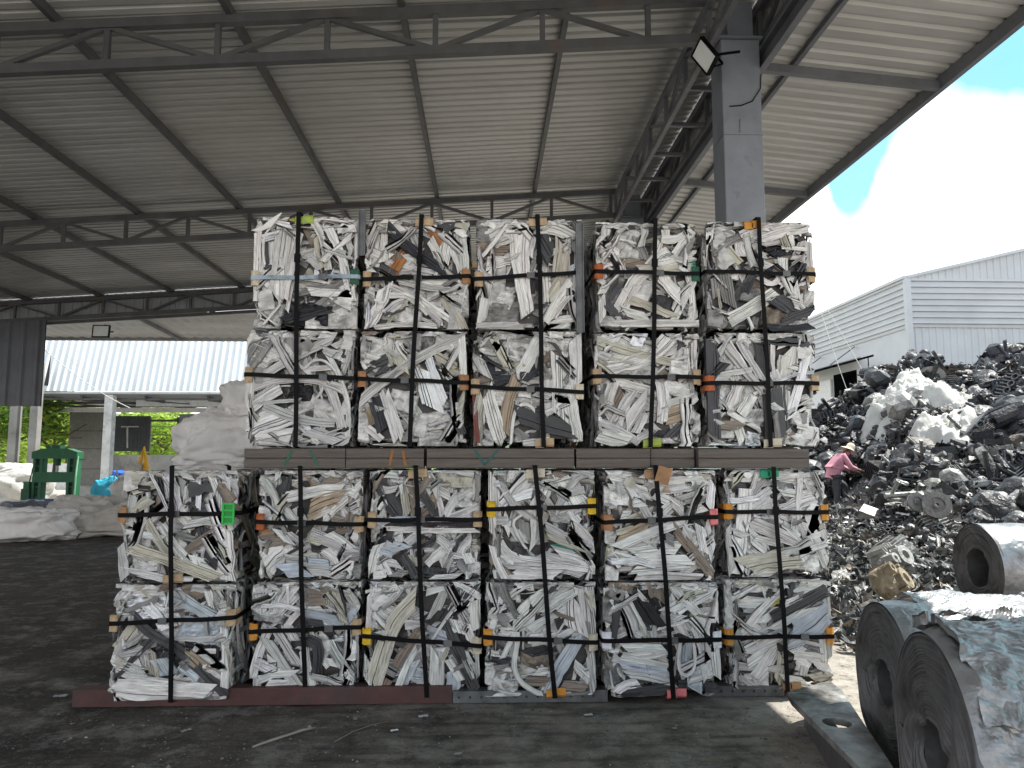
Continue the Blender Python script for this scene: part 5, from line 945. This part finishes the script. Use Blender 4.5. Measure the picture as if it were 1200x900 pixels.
# scrap part prototypes -------------------------------------------------------
def proto(rng, kind):
    m = MB(); c = (.5, .5, .5, 0)
    def ico(cen, s, sub_=2, amp=.25, seed=1):
        import bmesh
        bm = bmesh.new(); bmesh.ops.create_icosphere(bm, subdivisions=sub_, radius=1); V = np.array([v.co[:] for v in bm.verts]); F = [[v.index for v in f.verts] for f in bm.faces]; bm.free()
        r = 1 + amp * ridged(V, seed, 3, 3.1); V = np.sign(V) * np.abs(V) ** .8 * r[:, None] * np.array(s) + np.array(cen); m.add(V, None, F)
    def ring(cen, r0, r1, h, n=16, teeth=0):
        a = np.linspace(0, 2 * PI, n, endpoint=False); V = []
        for z in (-h / 2, h / 2):
            for r in (r0, r1):
                rr = r * (1 + (teeth * (np.arange(n) % 2) if r == r1 else 0)); V.append(np.stack([np.cos(a) * rr, np.sin(a) * rr, np.full(n, z)], 1))
        V = np.concatenate(V) + np.array(cen); F = []
        for i in range(n):
            j = (i + 1) % n; A, B, C, D = 0, n, 2 * n, 3 * n
            F += [[A + i, B + i, B + j, A + j][::-1], [C + i, D + i, D + j, C + j], [B + i, D + i, D + j, B + j][::-1], [A + i, C + i, C + j, A + j]]
        m.add(V, F)
    if kind == 0:                                                  # gearbox housing
        ico((0, 0, 0), (.46, .34, .30), 3, .22, int(rng.integers(99))); ring((.1, 0, .3), .12, .26, .25); ring((-.3, .1, .25), .06, .14, .3, 12)
        for k in range(5): m.box((.1 * k - .2, .33, 0), (.03, .16, .45))
        for k in range(4): m.tube([(.3 * math.cos(k * 1.6), .3 * math.sin(k * 1.6), .1), (.3 * math.cos(k * 1.6), .3 * math.sin(k * 1.6), .42)], .04, 6)
    if kind == 1:                                                  # finned block
        m.box((0, 0, 0), (.6, .4, .35))
        for k in range(9): m.box((-.28 + .07 * k, 0, .02), (.025, .5, .46))
        for k in range(4): ring((-.22 + .15 * k, 0, .25), .05, .075, .1, 10)
    if kind == 2:                                                  # pulley / wheel
        ring((0, 0, 0), .28, .5, .18, 22); ring((0, 0, 0), .1, .3, .06, 22); ring((0, 0, .02), .06, .13, .22, 14)
    if kind == 3:                                                  # bent pipes
        for k in range(4):
            P = np.cumsum(rng.normal(size=(6, 3)) * .22, 0); P -= P.mean(0); m.tube(P, rng.uniform(.02, .06), 7)
    if kind == 4:                                                  # crushed casting
        for k in range(4): ico(rng.normal(size=3) * .2, rng.uniform(.12, .32, 3), 2, .45, int(rng.integers(999)))
        ring((.0, .1, .2), .1, .2, .1, 12, .1)
    if kind == 5:                                                  # bent plate with holes
        n = 9; a = np.linspace(-.5, .5, n); U, V = np.meshgrid(a, a * .7, indexing='ij'); P = np.stack([U.ravel(), V.ravel(), 0 * U.ravel()], 1); P[:, 2] = ridged(P, int(rng.integers(999)), 3, 4) * .35
        m.grid(P.reshape(n, n, 3)); Q = P.copy(); Q[:, 2] -= .03; m.grid(Q.reshape(n, n, 3)[::-1])
    if kind == 6:                                                  # bracket, bolts
        m.box((0, 0, 0), (.5, .08, .25)); m.box((.2, .15, 0), (.08, .35, .2)); ring((-.15, -.06, 0), .06, .12, .1, 12); m.tube([(-.4, 0, .1), (.3, .1, .3)], .03, 6); m.tube([(0, 0, -.2), (.1, .3, .2)], .04, 6)
    if kind == 7:                                                  # cylinder head with ports
        m.box((0, 0, 0), (.7, .34, .2)); 
        for k in range(4): ring((-.24 + .16 * k, .05, .12), .035, .07, .1, 10); m.tube([(-.24 + .16 * k, -.1, 0), (-.24 + .16 * k, -.3, .05)], .05, 7)
        ico((.3, .1, .1), (.15, .2, .12), 1, .4, 3)
    if kind == 8:                                                  # wires
        for k in range(6):
            P = np.cumsum(rng.normal(size=(9, 3)) * .13, 0); P -= P.mean(0); m.tube(P, .012, 4, cap=False)
    V = np.concatenate(m.v); return V, (np.concatenate(m.f4) if m.f4 else np.zeros((0, 4), int)), (np.concatenate(m.f3) if m.f3 else np.zeros((0, 3), int))
def heap():
    rng = np.random.default_rng(42); m = MB()
    # base surface under the parts
    rs = np.linspace(.30, 1.2, 90); ys = np.linspace(5.5, 32, 130); Rr, Yr = np.meshgrid(rs, ys, indexing='ij'); X = Rr * Yr; Z = hz(X.ravel(), Yr.ravel()).reshape(X.shape) - .10
    P = np.stack([X, Yr, Z], -1); rr = ridged(P.reshape(-1, 3), 6, 4, 3.0).reshape(X.shape); P[..., 2] += rr * .15 * (Z > .15)
    m.grid(P, col=(.045, .043, .045, .2))
    protos = [proto(rng, k % 9) for k in range(27)]
    pal = np.array([(.04, .039, .043, .15), (.065, .065, .07, .2), (.025, .025, .03, .15), (.12, .12, .125, .3), (.24, .24, .24, .4), (.36, .35, .33, .3), (.09, .07, .055, .1), (.035, .04, .055, .2)])
    pw = np.array([.22, .2, .2, .13, .08, .05, .05, .07]); pw = pw / pw.sum()
    n = 6500; k = 0
    while k < n:
        r = rng.uniform(.34, .95); y = 7 + 18.5 * rng.random() ** .75; x = r * y; z = float(hz(x, y)[0])
        if z < .05: continue
        if abs(r - 8.45 / 17.3) < .045 and 13.6 < y < 17.9: k += 1; continue
        big = rng.random() < .10; kind = rng.choice([0, 1, 7, 3, 4, 6], p=[.2, .2, .2, .15, .15, .1]) if big else rng.choice(9, p=[.05, .15, .04, .21, .08, .09, .17, .14, .07]); V, f4, f3 = protos[kind + 9 * rng.integers(0, 3)]
        s = rng.uniform(.24, .60) * (rng.uniform(1.5, 2.3) if big else 1) * (1 if y > 12 else .8) * (.35 + .65 * min(z / .9, 1)); q = Euler(rng.uniform(0, 6.28, 3)).to_matrix()
        W_ = (V * rng.uniform(.8, 1.3, 3)) @ (np.array(q).T * s) + [x, y, z + rng.uniform(-.12, .12) * s]
        low = y < 12.5 or (z < .8)
        c = pal[rng.choice(8, p=pw)].copy(); c[:3] *= rng.uniform(.5, 1.0)
        if low and rng.random() < .28: c = np.array((.36, .355, .34, .4)) * rng.uniform(.6, 1.2)
        m.add(W_, f4 if len(f4) else None, f3 if len(f3) else None, col=c, uv=(V[:, :2] + rng.uniform(0, 9)))
        k += 1
    # pale shredded chips at the foot of the heap
    n = 6500; r = rng.uniform(.37, .8, n); y = 6.3 + 11 * rng.random(n) ** 1.2; x = r * y; z = hz(x, y); ok = (z > .015) & (z < 1.3); x, y, z = x[ok], y[ok], z[ok]; n = len(x)
    a = rng.normal(size=(n, 3)); a /= np.linalg.norm(a, axis=1)[:, None]; b = np.cross(a, rng.normal(size=(n, 3))); b /= np.linalg.norm(b, axis=1)[:, None]; cN = np.cross(a, b)
    s = rng.uniform(.03, .13, (n, 1)); C = np.stack([x, y, z + .02 + rng.uniform(0, .06, n)], 1)
    V = np.stack([C - a * s, C - b * s * .5 + cN * s * .3, C + a * s, C + b * s * .5 + cN * s * .25], 1).reshape(-1, 3); F = np.arange(4 * n).reshape(n, 4)
    cc = np.array([(.50, .49, .47, .1), (.26, .26, .25, .3), (.08, .08, .08, .2), (.38, .30, .22, 0)])[rng.choice(4, n, p=[.25, .28, .40, .07])]
    m.add(V, F, col=np.repeat(cc, 4, 0))
    tag(m.build('engine_scrap_heap', 'heap'), 'tall heap of dark greasy engine scrap at right', 'scrap heap', None, 'stuff')
heap()
def single(kind, name, x, y, dz, s, rot, col, label, cat, seed=3, m_='heap'):
    V, f4, f3 = proto(np.random.default_rng(seed), kind); m = MB(); q = np.array(Euler(rot).to_matrix()); m.add((V @ q.T) * s, f4 if len(f4) else None, f3 if len(f3) else None, col=col)
    z = float(hz(x, y)[0]) + dz; return tag(m.build(name, m_, loc=(x, y, z)), label, cat)
def on_heap(px, py, Y): p = at(px, py, Y); return p
def wheel(px, py, Y, s, rot, label):
    p = at(px, py, Y); V, f4, f3 = proto(np.random.default_rng(1), 2); m = MB(); q = np.array(Euler(rot).to_matrix()); m.add((V @ q.T) * s, f4, None, col=(.22, .21, .2, .2)); tag(m.build('pulley_wheel', 'heap', loc=p), label, 'wheel', 'round wheels lying in the heap')
wheel(1098, 592, 11.0, .40, (R(75), R(0), R(-25)), 'round grey wheel with dark hub facing the camera in the lower heap')
wheel(1074, 588, 11.2, .27, (R(80), 0, R(-10)), 'smaller round wheel just left of the hub wheel')
wheel(1158, 542, 13.5, .62, (R(60), R(30), R(30)), 'fat pale cylinder shaped pulley lying tilted in the heap')
p = at(1040, 678, 7.2)
V, f4, f3 = proto(np.random.default_rng(9), 0); mm = MB(); mm.add((V @ np.array(Euler((.9, .5, .4)).to_matrix()).T) * .42, f4, f3, col=(.34, .27, .18, .1))
a = np.linspace(0, 2 * PI, 15)
tag(mm.build('gear_housing', 'heap', loc=(p.x, 7.2, .42)), 'tan coloured gear housing at the foot of the heap above the coils', 'housing')
p = at(1040, 645, 8.8); V, f4, f3 = proto(np.random.default_rng(12), 0); mm = MB(); mm.add((V @ np.array(Euler((1.1, -.3, .8)).to_matrix()).T) * np.array((.55, .45, .45)), f4, f3, col=(.42, .41, .38, .3)); tag(mm.build('gearbox_casing', 'heap', loc=(p.x, 8.8, .42)), 'large dusty gearbox casing in front of the heap behind the tan housing', 'casing')
p = at(1188, 425, 19.5)
for k, (dx, dz, s) in enumerate(((0, 0, 1.0), (.2, .45, .8), (-.1, .8, .75))):
    V, f4, f3 = proto(np.random.default_rng(20 + k), 4 if k < 2 else 7); mm = MB(); mm.add(V * s * 1.1, f4 if len(f4) else None, f3, col=(.07, .07, .085, .3))
    tag(mm.build('engine_block', 'heap', loc=(p.x + dx, 19.5, p.z - .7 + dz)), ['lowest dark lump of the pillar of scrap at the right photo edge', 'middle dark lump of the pillar of scrap at the right photo edge', 'topmost dark part of the pillar of scrap at the right photo edge'][k], 'engine part', 'dark lumps piled at the right edge')
# white sheets draped over the heap
def drape(name, px, Y0, Y1_, label, seed, amp=.30, lift=.22, n=70, mt='bag_white', cx=None, rx=1.4, rz=0.0, ry=1.5):
    c = at(*px, Y0); n1 = n; a = np.linspace(-1, 1, n1); A, B = np.meshgrid(a, a, indexing='ij'); 
    k = np.sqrt(np.maximum(1 - .5 * B ** 2, .01)), np.sqrt(np.maximum(1 - .5 * A ** 2, .01)); dx = A * k[0]; dy = B * k[1]
    th = np.arctan2(dy, dx); rad = np.sqrt(dx ** 2 + dy ** 2); sh = 1 + .22 * np.sin(th * 3 + seed) + .13 * np.sin(th * 5 + seed * 2.3); dx, dy = dx * sh, dy * sh
    X = c.x + (dx * math.cos(rz) - dy * math.sin(rz)) * rx; Y = Y0 + (dx * math.sin(rz) * rx + dy * ry * math.cos(rz))
    P = np.stack([X.ravel(), Y.ravel(), np.zeros(n1 * n1)], 1); Z = hz(P[:, 0], P[:, 1]); edge = np.clip(1 - rad.ravel(), 0, 1)
    f = fbm(P * [1, 1, 0] + [seed, 0, 0], seed, 2, 2.2, .6) * .55 + ridged(P * [1, 1, 0] + [seed, 0, 0], seed, 4, 4.4, .62) * .6; P[:, 2] = Z + lift * np.minimum(edge * 3, 1) + f * amp * (.35 + np.minimum(edge * 2, 1)) + .05
    P[:, 1] -= fbm(P, seed + 3, 3, 3) * .15
    G = P.reshape(n1, n1, 3); m = MB(); m.grid(G); G2 = G.copy(); G2[..., 2] -= .02; m.grid(G2[::-1]); tag(m.build(name, mt, smooth=True), label, 'fabric sheet', 'white sheets on the heap')
drape('fabric_sheet', (1072, 452), 18.6, 0, 'large cream white fabric sheet draped over the top of the heap', 61, .5, .38, rx=1.15, ry=1.3)
drape('fabric_sheet', (1042, 440), 19.0, 0, 'narrow end of white fabric hanging at the left shoulder of the heap', 62, .45, .35, rx=.65, ry=.9)
drape('fabric_sheet', (1112, 500), 16.2, 0, 'lower white fabric sheet lying right of the big draped sheet', 63, .42, .32, rx=.75, ry=.9)
drape('fabric_sheet', (1118, 470), 17.6, 0, 'bright white plastic film between the two large fabric sheets', 64, .45, .35, rx=.55, ry=.6)
# ------------------------------------------------------------------ coils on the steel plate
def coil(c, r, L, ang, hole, seed, label, foil=.0, tilt=0):
    e = empty('metal_coil', c, label, 'coil', 'metal coils at the right'); e.rotation_euler = (0, tilt, ang)
    # axis along local +x, left end at x=0
    nu, nx = 240, 130; u = np.linspace(0, 2 * PI, nu); xs = np.linspace(0, L, nx); U, X = np.meshgrid(u, xs, indexing='ij')
    Q = np.stack([X.ravel(), np.cos(U.ravel()) * r, np.sin(U.ravel()) * r], 1)
    f = ridged(Q, seed, 4, 4.2, .6) + .45 * ridged(Q, seed + 50, 4, 15, .6); up_ = np.clip(Q[:, 2] / r + .45, 0, 1); edge = np.clip(Q[:, 0] / .06, 0, 1)
    rr = 1 + (f * (.025 + foil * .075 * (.4 + up_)) + foil * .05 * up_) * edge; Q[:, 1] *= rr; Q[:, 2] *= rr
    m = MB(); m.grid(Q.reshape(nu, nx, 3)); m.build('foil_wrap', 'foil' if foil > .15 else 'coil_side', e, foil < .15)
    m = MB(); rad = np.linspace(hole, r * .995, 80); prof = []
    prng = np.random.default_rng(seed)
    G = np.zeros((nu, len(rad), 3))
    for j, q in enumerate(rad):
        dx = .0022 * prng.normal() + (.02 if j == len(rad) - 1 else 0) + (.012 if j == 0 else 0)
        wob = 1 + .015 * np.sin(u * 3 + seed) * (j > 70)
        G[:, j] = np.stack([np.full(nu, dx) + .008 * np.sin(u * 2 + seed) * (j / 80) + .004 * np.sin(u * 7 + j * .12) + .010 * np.maximum(0, np.sin(u * 3.3 + seed + j * .05)) ** 12, np.cos(u) * q * wob, np.sin(u) * q * wob], 1)
    m.grid(G[:, ::-1])
    m.build('end_face', 'coil_end', e, False)
    m = MB(); G = np.zeros((nu, 3, 3))
    for j, x in enumerate((.012, L * .5, L)): G[:, j] = np.stack([np.full(nu, x), np.cos(u) * hole, np.sin(u) * hole], 1)
    m.grid(G[::-1]); m.build('bore', 'coil_end', e, True)
    return e
M['coil_side'] = mat('coil_side_steel', (.36, .36, .37), .42, .75, var=.4, scale=5, dirt=(.07, .065, .06), dscale=2.5, dlo=.45, dhi=.68, bump=.6, bscale=8, bdist=.03, rvar=.12)
coil((1.76, 2.98, .44), .475, 1.3, R(-13), .14, 5, 'nearest coil wrapped in crumpled shiny foil at the bottom right corner', .9)
coil((2.13, 4.03, .42), .42, 1.3, R(-8), .12, 6, 'dark ended coil standing between the bales and the nearest foil coil', .35)
coil((4.66, 7.0, .60), .415, 1.5, R(-4), .18, 7, 'farther coil with round dark bore lying at the foot of the heap', .1)
def wrap_patch(c, ang, r, x0, x1, t0, t1, seed, label):
    n = 90; a = np.linspace(0, 1, n); A, B = np.meshgrid(a, a, indexing='ij'); A = A.ravel(); B = B.ravel()
    Q = np.stack([A * (x1 - x0), B * (t1 - t0) * r, 0 * A], 1); e1 = fbm(Q, seed, 4, 9, .6) * .09; e2 = fbm(Q, seed + 1, 4, 9, .6) * .16
    x = lerp(x0, x1, A) + e1; t = lerp(t0, t1, B) + e2; edge = np.minimum(np.minimum(A, 1 - A), np.minimum(B, 1 - B))
    h = .014 + (ridged(Q, seed + 2, 3, 10, .6) * .030 + ridged(Q, seed + 3, 4, 30, .6) * .012) + .04 * (edge < .03) * (fbm(Q, seed + 4, 2, 12) > .1)
    rr = r + .022 + np.maximum(h, -.006); P = np.stack([x, np.cos(t) * rr, np.sin(t) * rr], 1); G = P.reshape(n, n, 3); m = MB(); m.grid(G); G2 = G.copy(); G2[..., 1:] *= .994; m.grid(G2[::-1])
    o = m.build('foil_layer', 'foil', loc=c); o.rotation_euler.z = ang; tag(o, label, 'foil layer', 'torn foil layers on the nearest coil')
CC = (1.76, 2.98, .44)
wrap_patch(CC, R(-13), .475, .03, .62, R(60), R(150), 81, 'torn foil layer along the upper left rim of the nearest coil')
wrap_patch(CC, R(-13), .480, .30, 1.1, R(115), R(190), 82, 'broad crinkled foil layer on the camera side of the nearest coil')
wrap_patch(CC, R(-13), .485, .10, .75, R(165), R(215), 83, 'lower hanging foil layer on the nearest coil')
def foil_sheet(cx, cy, cz, sx, sy, seed, label, rot=0, amp=.09, curve=1.1, ang=0):
    n = 80; a = np.linspace(-1, 1, n); A, B = np.meshgrid(a, a, indexing='ij'); P = np.stack([A.ravel() * sx, B.ravel() * sy, -curve * B.ravel() ** 2 * sy ** 2], 1)
    f = ridged(P, seed, 5, 6.5, .6); P[:, 2] += f * amp * .8 + fbm(P, seed, 2, 3) * .04; P[:, 0] += fbm(P, seed + 5, 3, 7) * .06; P[:, 1] += fbm(P, seed + 6, 3, 7) * .06
    q = np.array(Euler((ang, 0, rot)).to_matrix()); P = P @ q.T; G = P.reshape(n, n, 3); m = MB(); m.grid(G); G2 = G.copy(); G2[..., 2] -= .003; m.grid(G2[::-1])
    tag(m.build('foil_sheet', 'foil', loc=(cx, cy, cz)), label, 'foil sheet', 'crumpled foil sheets on the coils')
foil_sheet(2.42, 2.95, .95, .50, .30, 71, 'crumpled foil sheet lying over the top of the nearest coil', R(-13), .09)
foil_sheet(2.75, 3.55, .86, .42, .30, 72, 'bright crinkled foil heaped between the two near coils', R(10), .10, .6)
foil_sheet(2.62, 4.05, .86, .30, .28, 73, 'foil sheet folded over the dark ended coil', R(-8), .06, 1.3)
foil_sheet(3.3, 2.7, .90, .5, .4, 74, 'wrinkled foil at the right edge of the photo on the nearest coil', R(-20), .10)
foil_sheet(3.35, 4.3, .80, .40, .3, 75, 'loose foil sheet behind the near coils under the farther coil', R(20), .1, .3)
# a thin flange of torn foil standing at the edge of the near coil
# steel plate
def plate():
    e = empty('steel_plate', (1.9, 4.2, 0), 'thick steel plate with a round hole carrying the coils at bottom right', 'steel plate')
    t = .035; pts = [(1.82, 4.60), (2.25, 4.87), (1.88, 3.52), (1.58, 2.6), (1.42, 2.6), (1.72, 3.51)]
    m = MB(); z1 = .205
    # plate with a hole: fan of quads between hole circle and outline
    hc = np.array((1.89, 4.08)); hr = .075; n = 64; ang = np.linspace(0, 2 * PI, n, endpoint=False); O = []
    poly = np.array(pts)
    for a in ang:
        d = np.array((math.cos(a), math.sin(a))); best = 9
        for i in range(len(poly)):
            p, q = poly[i], poly[(i + 1) % len(poly)]; s_ = q - p; den = d[0] * s_[1] - d[1] * s_[0]
            if abs(den) < 1e-9: continue
            w = p - hc; tt = (w[0] * s_[1] - w[1] * s_[0]) / den; uu = (w[0] * d[1] - w[1] * d[0]) / den
            if tt > 0 and -1e-6 <= uu <= 1 + 1e-6: best = min(best, tt)
        O.append(hc + d * best)
    O = np.array(O); I = hc + hr * np.stack([np.cos(ang), np.sin(ang) * 1.0], 1); V = []
    for z in (z1, z1 - t):
        for Q in (I, O): V += [(q[0] - 1.9, q[1] - 4.2, z) for q in Q]
    F = []
    for i in range(n):
        j = (i + 1) % n; F += [[i, n + i, n + j, j], [2 * n + i, 2 * n + j, 3 * n + j, 3 * n + i], [i, j, 2 * n + j, 2 * n + i], [n + i, 3 * n + i, 3 * n + j, n + j]]
    m.add(V, F); m.build('plate', 'plate', e)
    for (a, b) in (((1.98, 4.62), (1.60, 2.9)),):
        m = MB(); m.bar((a[0] - 1.9, a[1] - 4.2, .085), (b[0] - 1.9, b[1] - 4.2, .085), .08, .17); m.build('bearer', 'coil_end', e)
plate()
# ------------------------------------------------------------------ debris on the ground
def litter():
    rng = np.random.default_rng(8); m = MB(); n = 2600
    x = rng.uniform(-3.2, 2.0, n); y = rng.uniform(3.4, 5.0, n) ; k = rng.random(n)
    for i in range(n):
        s = rng.uniform(.002, .007) * (rng.uniform(1.8, 3.2) if rng.random() < .07 else 1); V = np.array([(1, 0, 0), (-1, 0, 0), (0, 1, 0), (0, -1, 0), (0, 0, .7), (0, 0, -.5)]) * s * rng.uniform(.6, 1.3, (6, 3)) + [x[i], y[i], s * .3]
        g = rng.choice([.05, .09, .16, .3], p=[.45, .3, .18, .07]); m.add(V, None, [[0, 2, 4], [2, 1, 4], [1, 3, 4], [3, 0, 4]], col=(g, g * .97, g * .93, 0))
    tag(m.build('grit', 'attr'), 'scattered grit and small stones on the dark ground', 'grit', None, 'stuff')
    def chip(x, y, s, col, lab, cat, seed, rz=0, asp=.5):
        nn = 8; a = np.linspace(-1, 1, nn); A, B = np.meshgrid(a, a, indexing='ij'); P = np.stack([A.ravel() * s, B.ravel() * s * asp, 0 * A.ravel()], 1); P[:, 2] = .008 + np.abs(ridged(P, seed, 3, 2.2 / s)) * s * .35; P[:, :2] *= (1 + .2 * fbm(P, seed, 2, 1.5 / s))[:, None]
        m = MB(); m.grid(P.reshape(nn, nn, 3), col=(*col, 0)); Q = P.copy(); Q[:, 2] -= .003; m.grid(Q.reshape(nn, nn, 3)[::-1], col=(*col, 0)); o = m.build('litter_scrap', 'attr', loc=(x, y, .002)); o.rotation_euler.z = rz; tag(o, lab, cat, 'bits of litter on the ground')
    chip(-.54, 4.62, .022, (.75, .77, .80), 'small bright white paper scrap right of the stick', 'litter', 1, .5)
    chip(-.39, 4.86, .030, (.5, .5, .48), 'pale chip below the third bottom bale', 'litter', 2, .2)
    chip(-1.78, 4.66, .030, (.35, .35, .34), 'grey chip on the ground left of the stick', 'litter', 3, .9)
    chip(-2.9, 5.35, .04, (.4, .4, .4), 'pale flat scrap on dark ground at far left', 'litter', 4, .1)
    chip(.65, 4.85, .026, (.45, .45, .44), 'light chip just in front of the fifth bottom bale', 'litter', 5, .1)
    chip(-.15, 4.25, .022, (.3, .29, .27), 'dull stone like chip near the bottom centre', 'litter', 6, .3)
    m = MB(); P = np.array([(-1.30, 4.38, .012), (-1.22, 4.46, .018), (-1.15, 4.55, .014), (-1.08, 4.61, .020), (-1.02, 4.67, .012)]); m.tube(P, [.005, .008, .007, .008, .004], 7, col=(.30, .27, .23, 0)); tag(m.build('stick', 'attr', smooth=True), 'thin pale stick lying on the ground at bottom left', 'stick', None)
    m = MB(); P = np.array([(-.86, 4.45, .008), (-.78, 4.6, .012), (-.70, 4.7, .01), (-.60, 4.78, .008)]); m.tube(P, .0035, 5, col=(.16, .14, .12, 0)); tag(m.build('twig', 'attr', smooth=True), 'thin dark wire like twig right of the pale stick', 'twig', None)
litter()
# ------------------------------------------------------------------ the worker
def person():
    Y = 17.3; f = at(979, 600, Y); z0 = f.z; e = empty('person', (f.x, Y, z0), 'person in pink shirt, dark trousers and pale sun hat bending over the heap', 'person')
    # joints: facing +x (towards the heap), local coordinates metres
    def skin(name, J, E_, rad, m_, col, subd=2):
        me = bpy.data.meshes.new(name); me.from_pydata(J, E_, []); o = bpy.data.objects.new(name, me); S.collection.objects.link(o); o.parent = e
        md = o.modifiers.new('skin', 'SKIN'); md.use_smooth_shade = True; ss = me.skin_vertices[0].data if me.skin_vertices else None
        if ss is None:
            bpy.context.view_layer.objects.active = o; me.skin_vertices
        for i, r in enumerate(rad): o.data.skin_vertices[0].data[i].radius = (r, r)
        o.data.skin_vertices[0].data[0].use_root = True; sb = o.modifiers.new('s', 'SUBSURF'); sb.levels = subd; sb.render_levels = subd
        dg = bpy.context.evaluated_depsgraph_get(); ev = o.evaluated_get(dg); nm = bpy.data.meshes.new_from_object(ev); o.modifiers.clear(); o.data = nm; nm.name = name
        for p in nm.polygons: p.use_smooth = True
        ca = nm.color_attributes.new('Col', 'FLOAT_COLOR', 'POINT'); ca.data.foreach_set('color', np.tile(np.array((*col, 0), np.float32), len(nm.vertices))); nm.materials.clear(); nm.materials.append(M[m_]); return o
    hip = (.0, 0, .86); ch = (.10, 0, 1.18); nk = (.27, 0, 1.37); hd = (.40, 0, 1.42)
    J = [hip, (.05, 0, 1.02), ch, nk, (.34, 0, 1.40), (.42, 0, 1.42),
         (.20, -.19, 1.30), (.30, -.22, 1.05), (.52, -.16, .98), (.60, -.14, .97), (.20, .19, 1.30), (.32, .22, 1.05), (.54, .14, .95), (.62, .12, .94),
         (0, -.10, .80), (.02, -.11, .45), (-.02, -.11, .08), (.10, -.12, .03), (0, .10, .80), (.32, .12, .62), (.34, .12, .24), (.46, .12, .20)]
    E_ = [(0, 1), (1, 2), (2, 3), (3, 4), (4, 5), (2, 6), (6, 7), (7, 8), (8, 9), (2, 10), (10, 11), (11, 12), (12, 13), (0, 14), (14, 15), (15, 16), (16, 17), (0, 18), (18, 19), (19, 20), (20, 21)]
    rad = [.13, .12, .13, .06, .055, .085, .06, .045, .035, .03, .06, .045, .035, .03, .085, .06, .04, .035, .085, .06, .04, .035]
    body = skin('body', J, E_, rad, 'attr', (.20, .11, .07)); 
    # fingers join the body mesh
    import bmesh
    bm = bmesh.new(); bm.from_mesh(body.data)
    def fbx(a, b, r):
        mm = MB(); mm.tube([a, ((a[0] + b[0]) / 2, (a[1] + b[1]) / 2, (a[2] + b[2]) / 2 + .006), b], [r, r, r * .7], 6); V = np.concatenate(mm.v); vs = [bm.verts.new(v) for v in V]
        for F in mm.f4 + mm.f3:
            for q in F: bm.faces.new([vs[i] for i in q])
    for hx, hy, hz_ in ((.60, -.14, .97), (.62, .12, .94)):
        for k in range(4): fbx((hx + .01, hy - .024 + .016 * k, hz_), (hx + .085 - .01 * abs(k - 1.4), hy - .028 + .019 * k, hz_ - .035), .009)
        fbx((hx - .01, hy + .03, hz_), (hx + .05, hy + .05, hz_ - .03), .010)
    # nose and ears
    bm.to_mesh(body.data); bm.free()
    ca = body.data.color_attributes.get('Col')
    if ca is None or len(ca.data) != len(body.data.vertices):
        if ca: body.data.color_attributes.remove(ca)
        ca = body.data.color_attributes.new('Col', 'FLOAT_COLOR', 'POINT')
    ca.data.foreach_set('color', np.tile(np.array((.20, .11, .07, 0), np.float32), len(body.data.vertices)))
    J = [(.02, 0, .88), (.03, 0, 1.02), ch, (.22, 0, 1.33), (.18, -.19, 1.30), (.30, -.23, 1.05), (.50, -.17, .985), (.18, .19, 1.30), (.32, .23, 1.05), (.50, .155, .965), (-.02, 0, .80)]
    skin('shirt', [J[0], J[1], J[2], J[3]] + J[4:], [(0, 1), (1, 2), (2, 3), (2, 4), (4, 5), (5, 6), (2, 7), (7, 8), (8, 9), (0, 10)], [.165, .165, .175, .08, .085, .065, .05, .085, .065, .05, .16], 'attr', (.62, .27, .34))
    skin('trousers', [(0, 0, .84), (0, -.10, .76), (.02, -.11, .45), (-.02, -.11, .10), (0, .10, .76), (.32, .12, .62), (.34, .12, .28)], [(0, 1), (1, 2), (2, 3), (0, 4), (4, 5), (5, 6)], [.14, .11, .08, .07, .11, .085, .065], 'attr', (.06, .065, .075))
    # hat: crown and drooping brim
    n = 28; G = np.zeros((n + 1, 9, 3))
    prof = [(.0, .155), (.04, .150), (.075, .13), (.095, .09), (.10, .03), (.105, .01), (.14, -.015), (.185, -.035), (.215, -.05)]
    for i in range(n + 1):
        a = 2 * PI * i / n
        for j, (r, z) in enumerate(prof): G[i, j] = (r * math.cos(a), r * math.sin(a), z + .012 * math.sin(3 * a) * (j > 5))
    q = np.array(Euler((0, .55, 0)).to_matrix()); G = (G.reshape(-1, 3) @ q.T + [.41, 0, 1.47]).reshape(n + 1, 9, 3); m = MB(); m.grid(G, col=(.62, .56, .44, 0)); m.grid((G * 1.0 - [0, 0, .004])[::-1], col=(.5, .45, .36, 0)); m.build('sun_hat', 'attr', e, True)
    m = MB(); P = [(.36, -.07, 1.36), (.42, 0, 1.33), (.46, .0, 1.30)]; m.tube([(.30, 0, 1.36), (.36, 0, 1.37), (.40, 0, 1.35)], [.075, .08, .05], 10, col=(.5, .2, .25, 0)); m.build('neck_scarf', 'attr', e, True)
    for s, x, z in ((-1, .04, .02), (1, .40, .19)):
        m = MB(); m.tube([(x - .08, s * .115, z + .03), (x, s * .115, z + .045), (x + .12, s * .115, z + .02), (x + .16, s * .115, z + .01)], [.035, .05, .045, .025], 8, col=(.03, .03, .03, 0)); m.build('boot', 'attr', e, True)
person()
